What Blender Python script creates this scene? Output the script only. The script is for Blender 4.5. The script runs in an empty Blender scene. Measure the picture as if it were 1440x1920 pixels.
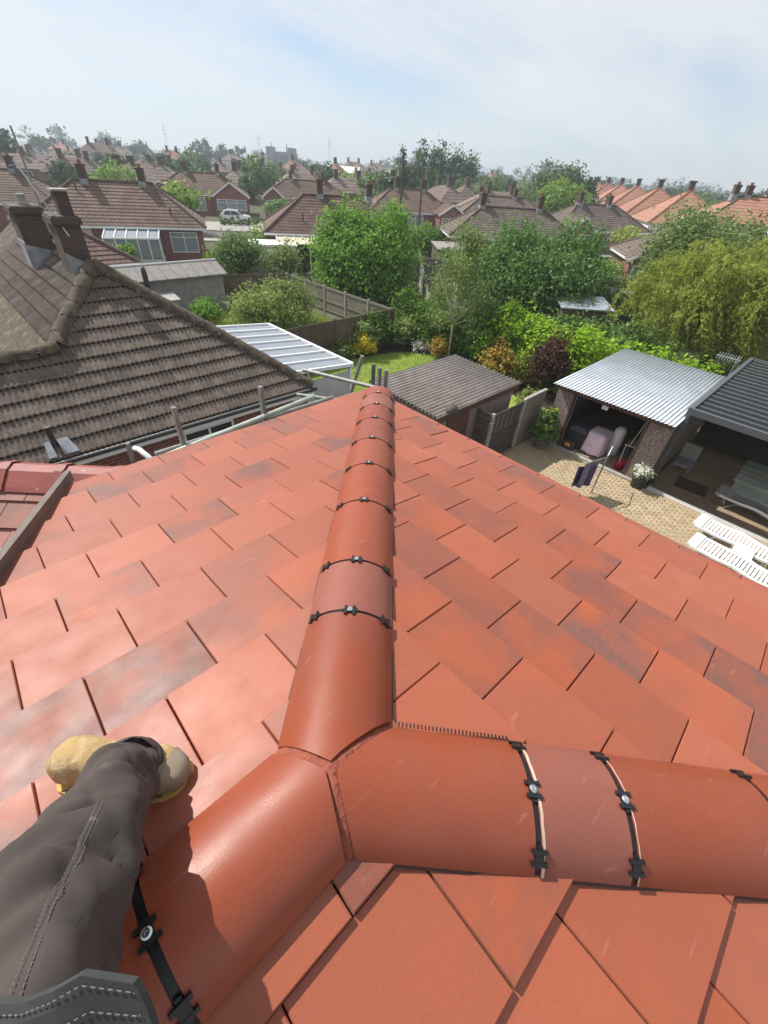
import bpy, math, random
import numpy as np
from mathutils import Matrix, Vector
S = bpy.context.scene
C = S.collection
R = math.radians
RNG = np.random.default_rng(11)
random.seed(5)

# ------------------------------------------------------------------ camera, sky, sun, exposure
CAM_Z = 7.4
cam_d = bpy.data.cameras.new('camera'); cam = bpy.data.objects.new('camera', cam_d); C.objects.link(cam)
cam_d.sensor_fit = 'VERTICAL'; cam_d.sensor_height = 36.0; cam_d.lens = 790.5 / 1920 * 36.0
cam_d.clip_start = 0.02; cam_d.clip_end = 6000
_r, _u, _d = Vector((.7279, -.68348, .05494)), Vector((.40441, .49263, .77056)), Vector((.55373, .53867, -.63499))
cam.matrix_world = Matrix(((_r.x, _u.x, -_d.x, 0), (_r.y, _u.y, -_d.y, 0), (_r.z, _u.z, -_d.z, CAM_Z), (0, 0, 0, 1)))
S.camera = cam
SUN = Vector((-.16, .64, .755)).normalized()
sun_d = bpy.data.lights.new('sun', 'SUN'); sun = bpy.data.objects.new('sun', sun_d); C.objects.link(sun)
sun_d.energy = 5.0; sun_d.angle = R(0.6); sun_d.color = (1.0, .955, .89)
sun.rotation_euler = SUN.to_track_quat('Z', 'Y').to_euler(); sun.location = (0, 40, 60)
W = bpy.data.worlds.new('World'); S.world = W; W.use_nodes = True
nt = W.node_tree; N = nt.nodes; Lk = nt.links
for n in list(N): N.remove(n)
out = N.new('ShaderNodeOutputWorld'); bg = N.new('ShaderNodeBackground'); bg.inputs[1].default_value = .105
sky = N.new('ShaderNodeTexSky'); sky.sky_type = 'NISHITA'; sky.sun_disc = False
sky.sun_elevation = math.asin(SUN.z); sky.sun_rotation = math.atan2(SUN.x, SUN.y)
sky.air_density = 1.0; sky.dust_density = .15; sky.ozone_density = 3.0
tc = N.new('ShaderNodeTexCoord'); sep = N.new('ShaderNodeSeparateXYZ'); Lk.new(tc.outputs['Generated'], sep.inputs[0])
def wmath(op, a, b=None, clamp=False):
    m = N.new('ShaderNodeMath'); m.operation = op; m.use_clamp = clamp
    for i, v in enumerate((a, b)):
        if v is None: continue
        if isinstance(v, (int, float)): m.inputs[i].default_value = v
        else: Lk.new(v, m.inputs[i])
    return m.outputs[0]
zz = wmath('MAXIMUM', wmath('ADD', sep.outputs[2], .22), .06)
cx = wmath('DIVIDE', sep.outputs[0], zz); cy = wmath('DIVIDE', sep.outputs[1], zz)
cmb = N.new('ShaderNodeCombineXYZ'); Lk.new(cx, cmb.inputs[0]); Lk.new(cy, cmb.inputs[1])
mp = N.new('ShaderNodeMapping'); mp.inputs['Rotation'].default_value = (0, 0, R(42)); mp.inputs['Scale'].default_value = (.42, .85, 1); mp.inputs['Location'].default_value = (9.2, 6.1, 0)
Lk.new(cmb.outputs[0], mp.inputs[0])
nz = N.new('ShaderNodeTexNoise'); nz.inputs['Scale'].default_value = 1.15; nz.inputs['Detail'].default_value = 7; nz.inputs['Roughness'].default_value = .55; nz.inputs['Distortion'].default_value = .35
Lk.new(mp.outputs[0], nz.inputs['Vector'])
cr = N.new('ShaderNodeValToRGB'); cr.color_ramp.elements[0].position = .28; cr.color_ramp.elements[1].position = .56
Lk.new(nz.outputs['Fac'], cr.inputs[0])
nz2 = N.new('ShaderNodeTexNoise'); nz2.inputs['Scale'].default_value = .22; nz2.inputs['Detail'].default_value = 3; Lk.new(cmb.outputs[0], nz2.inputs['Vector'])
veil = wmath('MULTIPLY', wmath('ADD', wmath('MULTIPLY', cr.outputs[0], .75), wmath('MULTIPLY', nz2.outputs['Fac'], .40)), .97, True)
mixs = N.new('ShaderNodeMix'); mixs.data_type = 'RGBA'; Lk.new(veil, mixs.inputs[0]); tint = N.new('ShaderNodeMix'); tint.data_type = 'RGBA'; tint.blend_type = 'MULTIPLY'; tint.inputs[0].default_value = 1; tint.inputs[7].default_value = (.72, .86, 1.0, 1); Lk.new(sky.outputs[0], tint.inputs[6]); Lk.new(tint.outputs[2], mixs.inputs[6]); mixs.inputs[7].default_value = (6.9, 7.05, 7.15, 1)
Lk.new(mixs.outputs[2], bg.inputs[0]); Lk.new(bg.outputs[0], out.inputs[0])
S.view_settings.view_transform = 'Standard'; S.view_settings.look = 'None'; S.view_settings.gamma = 1; S.view_settings.use_curve_mapping = False
S.view_settings.exposure = 0.28
S.render.engine = 'CYCLES'
S.cycles.max_bounces = 6; S.cycles.transparent_max_bounces = 12; S.cycles.volume_bounces = 0; S.cycles.use_denoising = True
S.cycles.sample_clamp_indirect = 6

# ------------------------------------------------------------------ materials
MATS = {}
def mat(name, col, rough=.7, col2=None, scale=6., det=5., amt=1., bump=0., bscale=None, rnd=0., rndhue=0., metal=0., spec=.5, dirt=None, coords='Object', lo=.35, hi=.65, coat=0.):
    """principled material: two-tone noise, per-object value jitter, bump, optional dirt colour (col, scale, lo, hi)"""
    m = bpy.data.materials.new(name); m.use_nodes = True; t = m.node_tree; n = t.nodes; l = t.links
    b = n['Principled BSDF']; b.inputs['Roughness'].default_value = rough; b.inputs['Metallic'].default_value = metal; b.inputs['Specular IOR Level'].default_value = spec
    if coat: b.inputs['Coat Weight'].default_value = coat; b.inputs['Coat Roughness'].default_value = .3
    tcn = n.new('ShaderNodeTexCoord'); oi = n.new('ShaderNodeObjectInfo')
    add = n.new('ShaderNodeVectorMath'); add.operation = 'ADD'; l.new(tcn.outputs[coords], add.inputs[0])
    mul = n.new('ShaderNodeVectorMath'); mul.operation = 'SCALE'; mul.inputs[3].default_value = 37.
    cv = n.new('ShaderNodeCombineXYZ')
    for i in range(3): l.new(oi.outputs['Random'], cv.inputs[i])
    l.new(cv.outputs[0], mul.inputs[0]); l.new(mul.outputs[0], add.inputs[1])
    vec = add.outputs[0]; cur = None
    def ramp(sc, lo_, hi_, d=det):
        z = n.new('ShaderNodeTexNoise'); z.inputs['Scale'].default_value = sc; z.inputs['Detail'].default_value = d; l.new(vec, z.inputs['Vector'])
        mr = n.new('ShaderNodeMapRange'); mr.inputs[1].default_value = lo_; mr.inputs[2].default_value = hi_; l.new(z.outputs['Fac'], mr.inputs[0]); return mr.outputs[0], z
    def mix(fac, a, bb):
        x = n.new('ShaderNodeMix'); x.data_type = 'RGBA'
        if isinstance(fac, float): x.inputs[0].default_value = fac
        else: l.new(fac, x.inputs[0])
        for i, v in ((6, a), (7, bb)):
            if isinstance(v, tuple): x.inputs[i].default_value = (*v, 1)
            else: l.new(v, x.inputs[i])
        return x.outputs[2]
    cur = tuple(col)
    if col2:
        f, _ = ramp(scale, lo, hi); mm = n.new('ShaderNodeMath'); mm.operation = 'MULTIPLY'; mm.inputs[1].default_value = amt; l.new(f, mm.inputs[0])
        cur = mix(mm.outputs[0], cur, tuple(col2))
    if dirt:
        f, _ = ramp(dirt[1], dirt[2], dirt[3], 8.); cur = mix(f, cur, tuple(dirt[0]))
    if rnd or rndhue:
        h = n.new('ShaderNodeHueSaturation')
        mr = n.new('ShaderNodeMapRange'); mr.inputs[3].default_value = 1 - rnd; mr.inputs[4].default_value = 1 + rnd; l.new(oi.outputs['Random'], mr.inputs[0]); l.new(mr.outputs[0], h.inputs['Value'])
        if rndhue:
            wn = n.new('ShaderNodeTexWhiteNoise'); wn.noise_dimensions = '1D'; l.new(oi.outputs['Random'], wn.inputs['W'])
            m2 = n.new('ShaderNodeMapRange'); m2.inputs[3].default_value = .5 - rndhue; m2.inputs[4].default_value = .5 + rndhue; l.new(wn.outputs['Value'], m2.inputs[0]); l.new(m2.outputs[0], h.inputs['Hue'])
        if isinstance(cur, tuple): h.inputs['Color'].default_value = (*cur, 1)
        else: l.new(cur, h.inputs['Color'])
        cur = h.outputs[0]
    if isinstance(cur, tuple): b.inputs['Base Color'].default_value = (*cur, 1)
    else: l.new(cur, b.inputs['Base Color'])
    if bump:
        z = n.new('ShaderNodeTexNoise'); z.inputs['Scale'].default_value = bscale or scale * 6; z.inputs['Detail'].default_value = 6; l.new(vec, z.inputs['Vector'])
        bp = n.new('ShaderNodeBump'); bp.inputs['Strength'].default_value = bump; bp.inputs['Distance'].default_value = .01; l.new(z.outputs['Fac'], bp.inputs['Height']); l.new(bp.outputs[0], b.inputs['Normal'])
    MATS[name] = m
    return m
def leafmat(name, c1, c2, trans=.45, rough=.55):
    m = bpy.data.materials.new(name); m.use_nodes = True; t = m.node_tree; n = t.nodes; l = t.links
    b = n['Principled BSDF']; b.inputs['Roughness'].default_value = rough; b.inputs['Specular IOR Level'].default_value = .15
    g = n.new('ShaderNodeNewGeometry'); tcn = n.new('ShaderNodeTexCoord'); z = n.new('ShaderNodeTexNoise'); z.inputs['Scale'].default_value = .9; l.new(tcn.outputs['Object'], z.inputs['Vector'])
    a = n.new('ShaderNodeMath'); a.operation = 'ADD'; l.new(g.outputs['Random Per Island'], a.inputs[0]); l.new(z.outputs['Fac'], a.inputs[1])
    mr = n.new('ShaderNodeMapRange'); mr.inputs[1].default_value = .35; mr.inputs[2].default_value = 1.3; l.new(a.outputs[0], mr.inputs[0])
    x = n.new('ShaderNodeMix'); x.data_type = 'RGBA'; l.new(mr.outputs[0], x.inputs[0]); x.inputs[6].default_value = (*c1, 1); x.inputs[7].default_value = (*c2, 1)
    l.new(x.outputs[2], b.inputs['Base Color'])
    tr = n.new('ShaderNodeBsdfTranslucent'); l.new(x.outputs[2], tr.inputs['Color'])
    ms = n.new('ShaderNodeMixShader'); ms.inputs[0].default_value = trans; l.new(b.outputs[0], ms.inputs[1]); l.new(tr.outputs[0], ms.inputs[2])
    l.new(ms.outputs[0], n['Material Output'].inputs['Surface'])
    MATS[name] = m; return m
def brickmat(name, c1, c2, mortar, bw=.225, bh=.075, rough=.85):
    m = mat(name, c1, rough, bump=.2, scale=8); t = m.node_tree; n = t.nodes; l = t.links; b = n['Principled BSDF']
    tcn = n.new('ShaderNodeTexCoord'); sp = n.new('ShaderNodeSeparateXYZ'); l.new(tcn.outputs['Object'], sp.inputs[0])
    a = n.new('ShaderNodeMath'); a.operation = 'ADD'; l.new(sp.outputs[0], a.inputs[0]); l.new(sp.outputs[1], a.inputs[1])
    cv = n.new('ShaderNodeCombineXYZ'); l.new(a.outputs[0], cv.inputs[0]); l.new(sp.outputs[2], cv.inputs[1])
    bt = n.new('ShaderNodeTexBrick'); bt.inputs['Scale'].default_value = 1; bt.inputs['Brick Width'].default_value = bw; bt.inputs['Row Height'].default_value = bh; bt.inputs['Mortar Size'].default_value = .006
    bt.inputs['Color1'].default_value = (*c1, 1); bt.inputs['Color2'].default_value = (*c2, 1); bt.inputs['Mortar'].default_value = (*mortar, 1); l.new(cv.outputs[0], bt.inputs['Vector'])
    l.new(bt.outputs['Color'], b.inputs['Base Color']); return m
def glassmat(name, tint=(.9, .95, .95), refl=.12):
    m = bpy.data.materials.new(name); m.use_nodes = True; t = m.node_tree; n = t.nodes; l = t.links; n.remove(n['Principled BSDF'])
    tr = n.new('ShaderNodeBsdfTransparent'); tr.inputs[0].default_value = (*tint, 1); gl = n.new('ShaderNodeBsdfGlossy'); gl.inputs['Roughness'].default_value = .04
    fr = n.new('ShaderNodeFresnel'); fr.inputs[0].default_value = 1.22; ms = n.new('ShaderNodeMixShader'); l.new(fr.outputs[0], ms.inputs[0]); l.new(tr.outputs[0], ms.inputs[1]); l.new(gl.outputs[0], ms.inputs[2])
    l.new(ms.outputs[0], n['Material Output'].inputs['Surface']); MATS[name] = m; return m

def tilemat(name, base, dark, rough, thr, spec=.5, sheen=.0):
    """new concrete tile: flat colour with a smoky dark blend on some tiles, pale scuffs and fine sand grain"""
    m = mat(name, base, rough, spec=spec, bump=.07, bscale=320); t = m.node_tree; n = t.nodes; l = t.links; b = n['Principled BSDF']
    tcn = n.new('ShaderNodeTexCoord'); oi = n.new('ShaderNodeObjectInfo')
    wn = n.new('ShaderNodeTexWhiteNoise'); wn.noise_dimensions = '1D'; l.new(oi.outputs['Random'], wn.inputs['W'])
    sc = n.new('ShaderNodeVectorMath'); sc.operation = 'SCALE'; sc.inputs[3].default_value = 53; l.new(wn.outputs['Color'], sc.inputs[0])
    ad = n.new('ShaderNodeVectorMath'); ad.operation = 'ADD'; l.new(tcn.outputs['Object'], ad.inputs[0]); l.new(sc.outputs[0], ad.inputs[1])
    def noise(s, d, lo, hi, v=ad.outputs[0]):
        z = n.new('ShaderNodeTexNoise'); z.inputs['Scale'].default_value = s; z.inputs['Detail'].default_value = d; l.new(v, z.inputs['Vector'])
        r_ = n.new('ShaderNodeMapRange'); r_.inputs[1].default_value = lo; r_.inputs[2].default_value = hi; l.new(z.outputs['Fac'], r_.inputs[0]); return r_.outputs[0]
    def mth(op, a, c):
        x = n.new('ShaderNodeMath'); x.operation = op; x.use_clamp = True
        for i, v in enumerate((a, c)):
            if isinstance(v, float): x.inputs[i].default_value = v
            else: l.new(v, x.inputs[i])
        return x.outputs[0]
    smoke = noise(3.6, 5., .38, .58)
    sel = n.new('ShaderNodeMapRange'); sel.inputs[1].default_value = thr; sel.inputs[2].default_value = 1.; sel.inputs[3].default_value = .0; sel.inputs[4].default_value = 1.0; l.new(wn.outputs['Value'], sel.inputs[0])
    grit = noise(75., 4., .05, .55); f = mth('MULTIPLY', mth('MULTIPLY', smoke, sel.outputs[0]), grit)
    x = n.new('ShaderNodeMix'); x.data_type = 'RGBA'; l.new(f, x.inputs[0]); x.inputs[6].default_value = (*base, 1); x.inputs[7].default_value = (*dark, 1)
    # gentle blotches
    bl = noise(9., 5., .3, .75); y = n.new('ShaderNodeMix'); y.data_type = 'RGBA'; l.new(mth('MULTIPLY', bl, .28), y.inputs[0]); l.new(x.outputs[2], y.inputs[6]); y.inputs[7].default_value = (base[0] * .62, base[1] * .6, base[2] * .75, 1)
    st = n.new('ShaderNodeMapping'); st.inputs['Scale'].default_value = (1.2, 9, 9); st.inputs['Rotation'].default_value = (0, 0, .7); l.new(ad.outputs[0], st.inputs[0])
    scf = noise(5., 6., .64, .80, st.outputs[0]); w = n.new('ShaderNodeMix'); w.data_type = 'RGBA'; l.new(mth('MULTIPLY', mth('MULTIPLY', scf, noise(30., 5., .35, .7)), .34), w.inputs[0]); l.new(y.outputs[2], w.inputs[6]); w.inputs[7].default_value = (.58, .36, .29, 1)
    spk = noise(210., 3., .52, .78); w2 = n.new('ShaderNodeMix'); w2.data_type = 'RGBA'; l.new(mth('MULTIPLY', spk, .35), w2.inputs[0]); l.new(w.outputs[2], w2.inputs[6]); w2.inputs[7].default_value = (base[0] * .45, base[1] * .5, base[2] * .6, 1)
    b.inputs['Sheen Weight'].default_value = sheen; b.inputs['Sheen Roughness'].default_value = .45; b.inputs['Sheen Tint'].default_value = (1, .86, .80, 1)
    hs = n.new('ShaderNodeHueSaturation'); l.new(w2.outputs[2], hs.inputs['Color']); mr = n.new('ShaderNodeMapRange'); mr.inputs[3].default_value = .84; mr.inputs[4].default_value = 1.06; l.new(oi.outputs['Random'], mr.inputs[0]); l.new(mr.outputs[0], hs.inputs['Value'])
    m3 = n.new('ShaderNodeMapRange'); m3.inputs[3].default_value = .95; m3.inputs[4].default_value = 1.02; l.new(wn.outputs['Value'], m3.inputs[0]); l.new(m3.outputs[0], hs.inputs['Saturation'])
    l.new(hs.outputs[0], b.inputs['Base Color'])
    rr = n.new('ShaderNodeMapRange'); rr.inputs[3].default_value = rough - .08; rr.inputs[4].default_value = rough + .12; l.new(bl, rr.inputs[0]); l.new(rr.outputs[0], b.inputs['Roughness'])
    return m
tilemat('red_tile', (.345, .080, .029), (.135, .066, .055), .52, .40, .6, .08)
tilemat('hip_tile', (.28, .056, .019), (.24, .07, .042), .42, .35, .5, .0)
tilemat('pale_hip_tile', (.27, .080, .050), (.23, .08, .062), .6, .2, .4, .05)
mat('red_mortar', (.30, .085, .05), .9, (.22, .06, .035), 30, bump=.6, bscale=90)
mat('underlay', (.04, .018, .013), .9)
mat('roll', (.075, .036, .028), .8)
mat('black_plastic', (.012, .012, .013), .42)
mat('screw_zinc', (.62, .64, .66), .3, metal=1.)
mat('old_red_ridge', (.30, .075, .05), .6, (.22, .05, .045), 5, bump=.2, dirt=((.55, .38, .30), 9., .64, .72))
mat('old_red_tile', (.30, .12, .08), .7, (.22, .10, .08), 6, bump=.2, rnd=.2)
mat('valley_board', (.10, .075, .06), .6, (.16, .12, .10), 7, bump=.2)
mat('brown_tile', (.155, .122, .098), .9, (.095, .073, .058), 7, bump=.5, bscale=40, rnd=.22, rndhue=.012, dirt=((.22, .20, .165), 22., .62, .74))
mat('moss_cap', (.105, .078, .055), .95, (.055, .042, .03), 6, bump=.9, bscale=26, dirt=((.15, .13, .075), 5., .52, .66))
mat('brown_roof', (.215, .135, .10), .88, (.15, .092, .07), 1.1, bump=.3, bscale=20, rnd=.14, rndhue=.01, dirt=((.10, .07, .055), 6., .52, .7))
mat('grey_roof', (.185, .14, .115), .88, (.135, .10, .085), 1.3, bump=.3, bscale=20, rnd=.12, rndhue=.012)
mat('far_roof', (.20, .145, .115), .9, (.15, .105, .085), .6, rnd=.2, rndhue=.012)
mat('orange_roof', (.35, .175, .115), .85, (.29, .14, .095), .8, rnd=.14)
mat('roof_cap', (.15, .10, .078), .9, (.10, .07, .055), 3, bump=.4)
def course_lines(name, rh, bw=.30, dark=.45):
    """dark joints between the tiles of a roof too far off to build tile by tile"""
    m = M_[name]; t = m.node_tree; n = t.nodes; l = t.links; b = n['Principled BSDF']; src = b.inputs['Base Color'].links[0].from_socket
    tcn = n.new('ShaderNodeTexCoord'); sp = n.new('ShaderNodeSeparateXYZ'); l.new(tcn.outputs['Object'], sp.inputs[0])
    g = n.new('ShaderNodeNewGeometry'); vt = n.new('ShaderNodeVectorTransform'); vt.vector_type = 'NORMAL'; vt.convert_from = 'WORLD'; vt.convert_to = 'OBJECT'; l.new(g.outputs['True Normal'], vt.inputs[0]); sn = n.new('ShaderNodeSeparateXYZ'); l.new(vt.outputs[0], sn.inputs[0])
    ax = n.new('ShaderNodeMath'); ax.operation = 'ABSOLUTE'; l.new(sn.outputs[0], ax.inputs[0]); gt_ = n.new('ShaderNodeMath'); gt_.operation = 'GREATER_THAN'; gt_.inputs[1].default_value = .3; l.new(ax.outputs[0], gt_.inputs[0])
    mx = n.new('ShaderNodeMix'); l.new(gt_.outputs[0], mx.inputs[0]); l.new(sp.outputs[0], mx.inputs[2]); l.new(sp.outputs[1], mx.inputs[3])
    cv = n.new('ShaderNodeCombineXYZ'); l.new(mx.outputs[0], cv.inputs[0]); l.new(sp.outputs[2], cv.inputs[1])
    bt = n.new('ShaderNodeTexBrick'); bt.inputs['Scale'].default_value = 1; bt.inputs['Brick Width'].default_value = bw; bt.inputs['Row Height'].default_value = rh; bt.inputs['Mortar Size'].default_value = .028; bt.inputs['Mortar Smooth'].default_value = .3
    bt.inputs['Color1'].default_value = (1, 1, 1, 1); bt.inputs['Color2'].default_value = (.78, .78, .78, 1); bt.inputs['Mortar'].default_value = (dark, dark, dark, 1); l.new(cv.outputs[0], bt.inputs['Vector'])
    x = n.new('ShaderNodeMix'); x.data_type = 'RGBA'; x.blend_type = 'MULTIPLY'; x.inputs[0].default_value = 1; l.new(src, x.inputs[6]); l.new(bt.outputs['Color'], x.inputs[7]); l.new(x.outputs[2], b.inputs['Base Color'])
M_ = MATS
course_lines('brown_roof', .198); course_lines('grey_roof', .18, .30, .6)
brickmat('brick', (.24, .075, .05), (.17, .055, .04), (.30, .26, .22))
brickmat('old_brick', (.10, .058, .045), (.06, .042, .034), (.09, .08, .07))
mat('sooty', (.06, .055, .05), .9, (.14, .12, .085), 5, bump=.5)
mat('lead', (.20, .22, .24), .5, (.34, .36, .38), 5, bump=.2)
mat('clay', (.36, .13, .06), .8, (.22, .10, .06), 7)
mat('white_paint', (.78, .78, .76), .5, (.68, .68, .66), 3)
mat('upvc', (.80, .81, .82), .35)
mat('render_white', (.72, .70, .66), .9, (.62, .60, .56), 1.5)
mat('render_grey', (.30, .29, .28), .95, (.22, .21, .205), 2.5, bump=.3)
mat('cream', (.58, .50, .36), .9, (.50, .43, .31), 2)
mat('pebbledash', (.34, .27, .245), .95, (.16, .115, .105), 34, det=2, bump=1., bscale=70, lo=.42, hi=.58)
mat('concrete', (.40, .38, .35), .9, (.30, .285, .26), 4, bump=.3)
mat('wood_fence', (.16, .12, .085), .9, (.105, .08, .058), 5, bump=.3, rnd=.18)
mat('grey_fence', (.24, .215, .18), .9, (.17, .15, .125), 5, bump=.3, rnd=.15)
mat('dark_wood', (.10, .045, .032), .6, (.075, .035, .026), 6)
mat('gate_paint', (.055, .048, .045), .55, (.09, .08, .07), 8)
mat('asbestos', (.36, .315, .285), .95, (.28, .24, .215), 3.5, bump=.2, dirt=((.17, .145, .12), 7., .64, .76))
mat('steel_sheet', (.50, .545, .585), .42, (.42, .46, .50), 2, metal=.35)
mat('shed_felt', (.30, .28, .26), .95, (.235, .215, .20), 4, bump=.3)
mat('charcoal', (.035, .038, .043), .45)
mat('charcoal_beam', (.10, .105, .115), .4)
mat('dark_sheet', (.010, .014, .018), .5, (.03, .033, .035), 9, lo=.6, hi=.85, spec=.2)
mat('grey_metal', (.42, .43, .44), .4, metal=.6)
mat('galv', (.30, .295, .28), .55, (.21, .205, .195), 14, metal=.3)
mat('green_tube', (.36, .42, .36), .45, (.52, .55, .48), 9, metal=.25)
mat('plank', (.27, .25, .225), .9, (.19, .17, .15), 9, bump=.3)
mat('white_plastic', (.80, .80, .80), .38)
mat('grey_shaded_plastic', (.34, .36, .35), .5)  # plain grey, also white plastic with shade painted into its colour
mat('cover_green', (.27, .31, .27), .6, (.22, .26, .23), 5)
mat('paver', (.46, .36, .23), .88, (.39, .30, .185), 9, bump=.3, rnd=.16, rndhue=.012)
mat('paver_bed', (.31, .235, .15), .95)
mat('paver_grey', (.34, .33, .31), .9, (.27, .26, .25), 6)
mat('brown_slab', (.36, .27, .185), .8, (.29, .215, .15), 4, bump=.15)
mat('purple_cloth', (.085, .055, .16), .85, (.05, .035, .09), 6)
mat('mauve_cloth', (.20, .16, .22), .85, (.14, .11, .16), 9)
mat('pink_cloth', (.78, .60, .70), .9, (.68, .50, .61), 5, bump=.3, bscale=12)
mat('red_plastic', (.50, .02, .04), .4)
mat('blue_cloth', (.12, .15, .26), .8, (.30, .33, .40), 8)
mat('yellow_label', (.75, .42, .05), .6)
mat('asphalt', (.13, .125, .12), .95, (.10, .098, .095), 1.5, bump=.2)
mat('pavement', (.36, .34, .31), .95, (.29, .275, .25), 1.2)
mat('earth', (.10, .085, .05), 1., (.06, .075, .03), .25, bump=.3)
mat('lawn', (.25, .32, .055), 1., (.20, .27, .045), .9, bump=.6, bscale=60)
mat('soil', (.055, .042, .03), 1., (.035, .028, .02), 4, bump=.5)
mat('bark', (.10, .08, .06), .95, (.06, .05, .04), 9, bump=.5)
mat('birch_bark', (.62, .60, .55), .8, (.20, .18, .16), 7, lo=.55, hi=.7)
mat('car_white', (.80, .81, .83), .22, coat=1.)
mat('rubber', (.02, .02, .02), .8)
mat('trousers', (.072, .055, .049), .95, (.050, .039, .035), 7, bump=.12, bscale=900, dirt=((.17, .145, .13), 10., .60, .78))
mat('trousers_patch', (.068, .055, .050), .95, (.050, .041, .038), 9, bump=.12, bscale=900, dirt=((.30, .26, .21), 11., .68, .76))
mat('denim', (.052, .053, .052), .95, (.036, .038, .038), 9, bump=.2, bscale=800)
mat('thread', (.17, .145, .13), .9)
mat('boot_leather', (.44, .31, .15), .95, (.32, .21, .09), 14, spec=.15, bump=.5, bscale=60, dirt=((.60, .48, .30), 14., .52, .7))
mat('boot_sole', (.50, .33, .09), .8)
mat('boot_toe', (.26, .21, .15), .85)
mat('far_block', (.18, .17, .17), .9)
mat('dark_window', (.03, .035, .045), .12, spec=.6)
mat('pane_light', (.22, .26, .27), .1, spec=.7)
mat('frosted', (.52, .53, .53), .4, (.46, .47, .47), 2)
mat('cut_edge', (.66, .50, .42), .9, (.50, .34, .27), 30)
mat('white_bag', (.75, .76, .78), .5, bump=.5, bscale=20)
mat('sheet_opal', (.26, .29, .32), .4, (.22, .25, .28), 2)
mat('far_wood', (.035, .055, .032), 1.)
mat('pylon', (.25, .26, .27), .7)
mat('terracotta', (.30, .17, .11), .85)
mat('grey_pot', (.26, .24, .23), .8)
glassmat('glass'); glassmat('smoked_glass', (.96, .95, .94))
leafmat('leaf_maple', (0.073, 0.178, 0.021), (0.244, 0.438, 0.067))
leafmat('leaf_dark', (0.055, 0.133, 0.029), (0.183, 0.311, 0.083))
leafmat('leaf_hedge', (0.122, 0.266, 0.012), (0.366, 0.558, 0.041))
leafmat('leaf_hedge_dark', (0.055, 0.127, 0.016), (0.159, 0.273, 0.041))
leafmat('leaf_willow', (.16, .215, .03), (.40, .44, .09), .45)
leafmat('leaf_birch', (0.134, 0.203, 0.057), (0.293, 0.368, 0.124), .4)
leafmat('leaf_sallow', (0.146, 0.222, 0.057), (0.329, 0.406, 0.124), .4)
leafmat('leaf_mid', (0.073, 0.146, 0.036), (0.195, 0.292, 0.083))
leafmat('leaf_light', (0.122, 0.235, 0.031), (0.268, 0.406, 0.062))
leafmat('leaf_grey', (0.104, 0.165, 0.047), (0.268, 0.349, 0.119))
leafmat('leaf_purple', (.05, .022, .022), (.14, .07, .06))
leafmat('leaf_yellow', (.45, .36, .02), (.75, .62, .05), .2)
leafmat('leaf_orange', (.16, .16, .02), (.48, .30, .06), .2)
leafmat('leaf_red', (.30, .02, .03), (.48, .06, .07), .2)
leafmat('leaf_conifer', (0.134, 0.190, 0.021), (0.366, 0.431, 0.052), .2)
leafmat('leaf_far', (0.049, 0.086, 0.037), (0.104, 0.152, 0.064), .2)
leafmat('leaf_poplar', (0.061, 0.108, 0.041), (0.146, 0.216, 0.088), .3)
leafmat('flower_white', (.55, .55, .5), (.8, .78, .74), .2)
leafmat('grass_blade', (0.207, 0.317, 0.031), (0.342, 0.457, 0.073), .3)
leafmat('grass_pale', (0.244, 0.317, 0.062), (0.415, 0.457, 0.135), .3)
M = MATS

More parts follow.
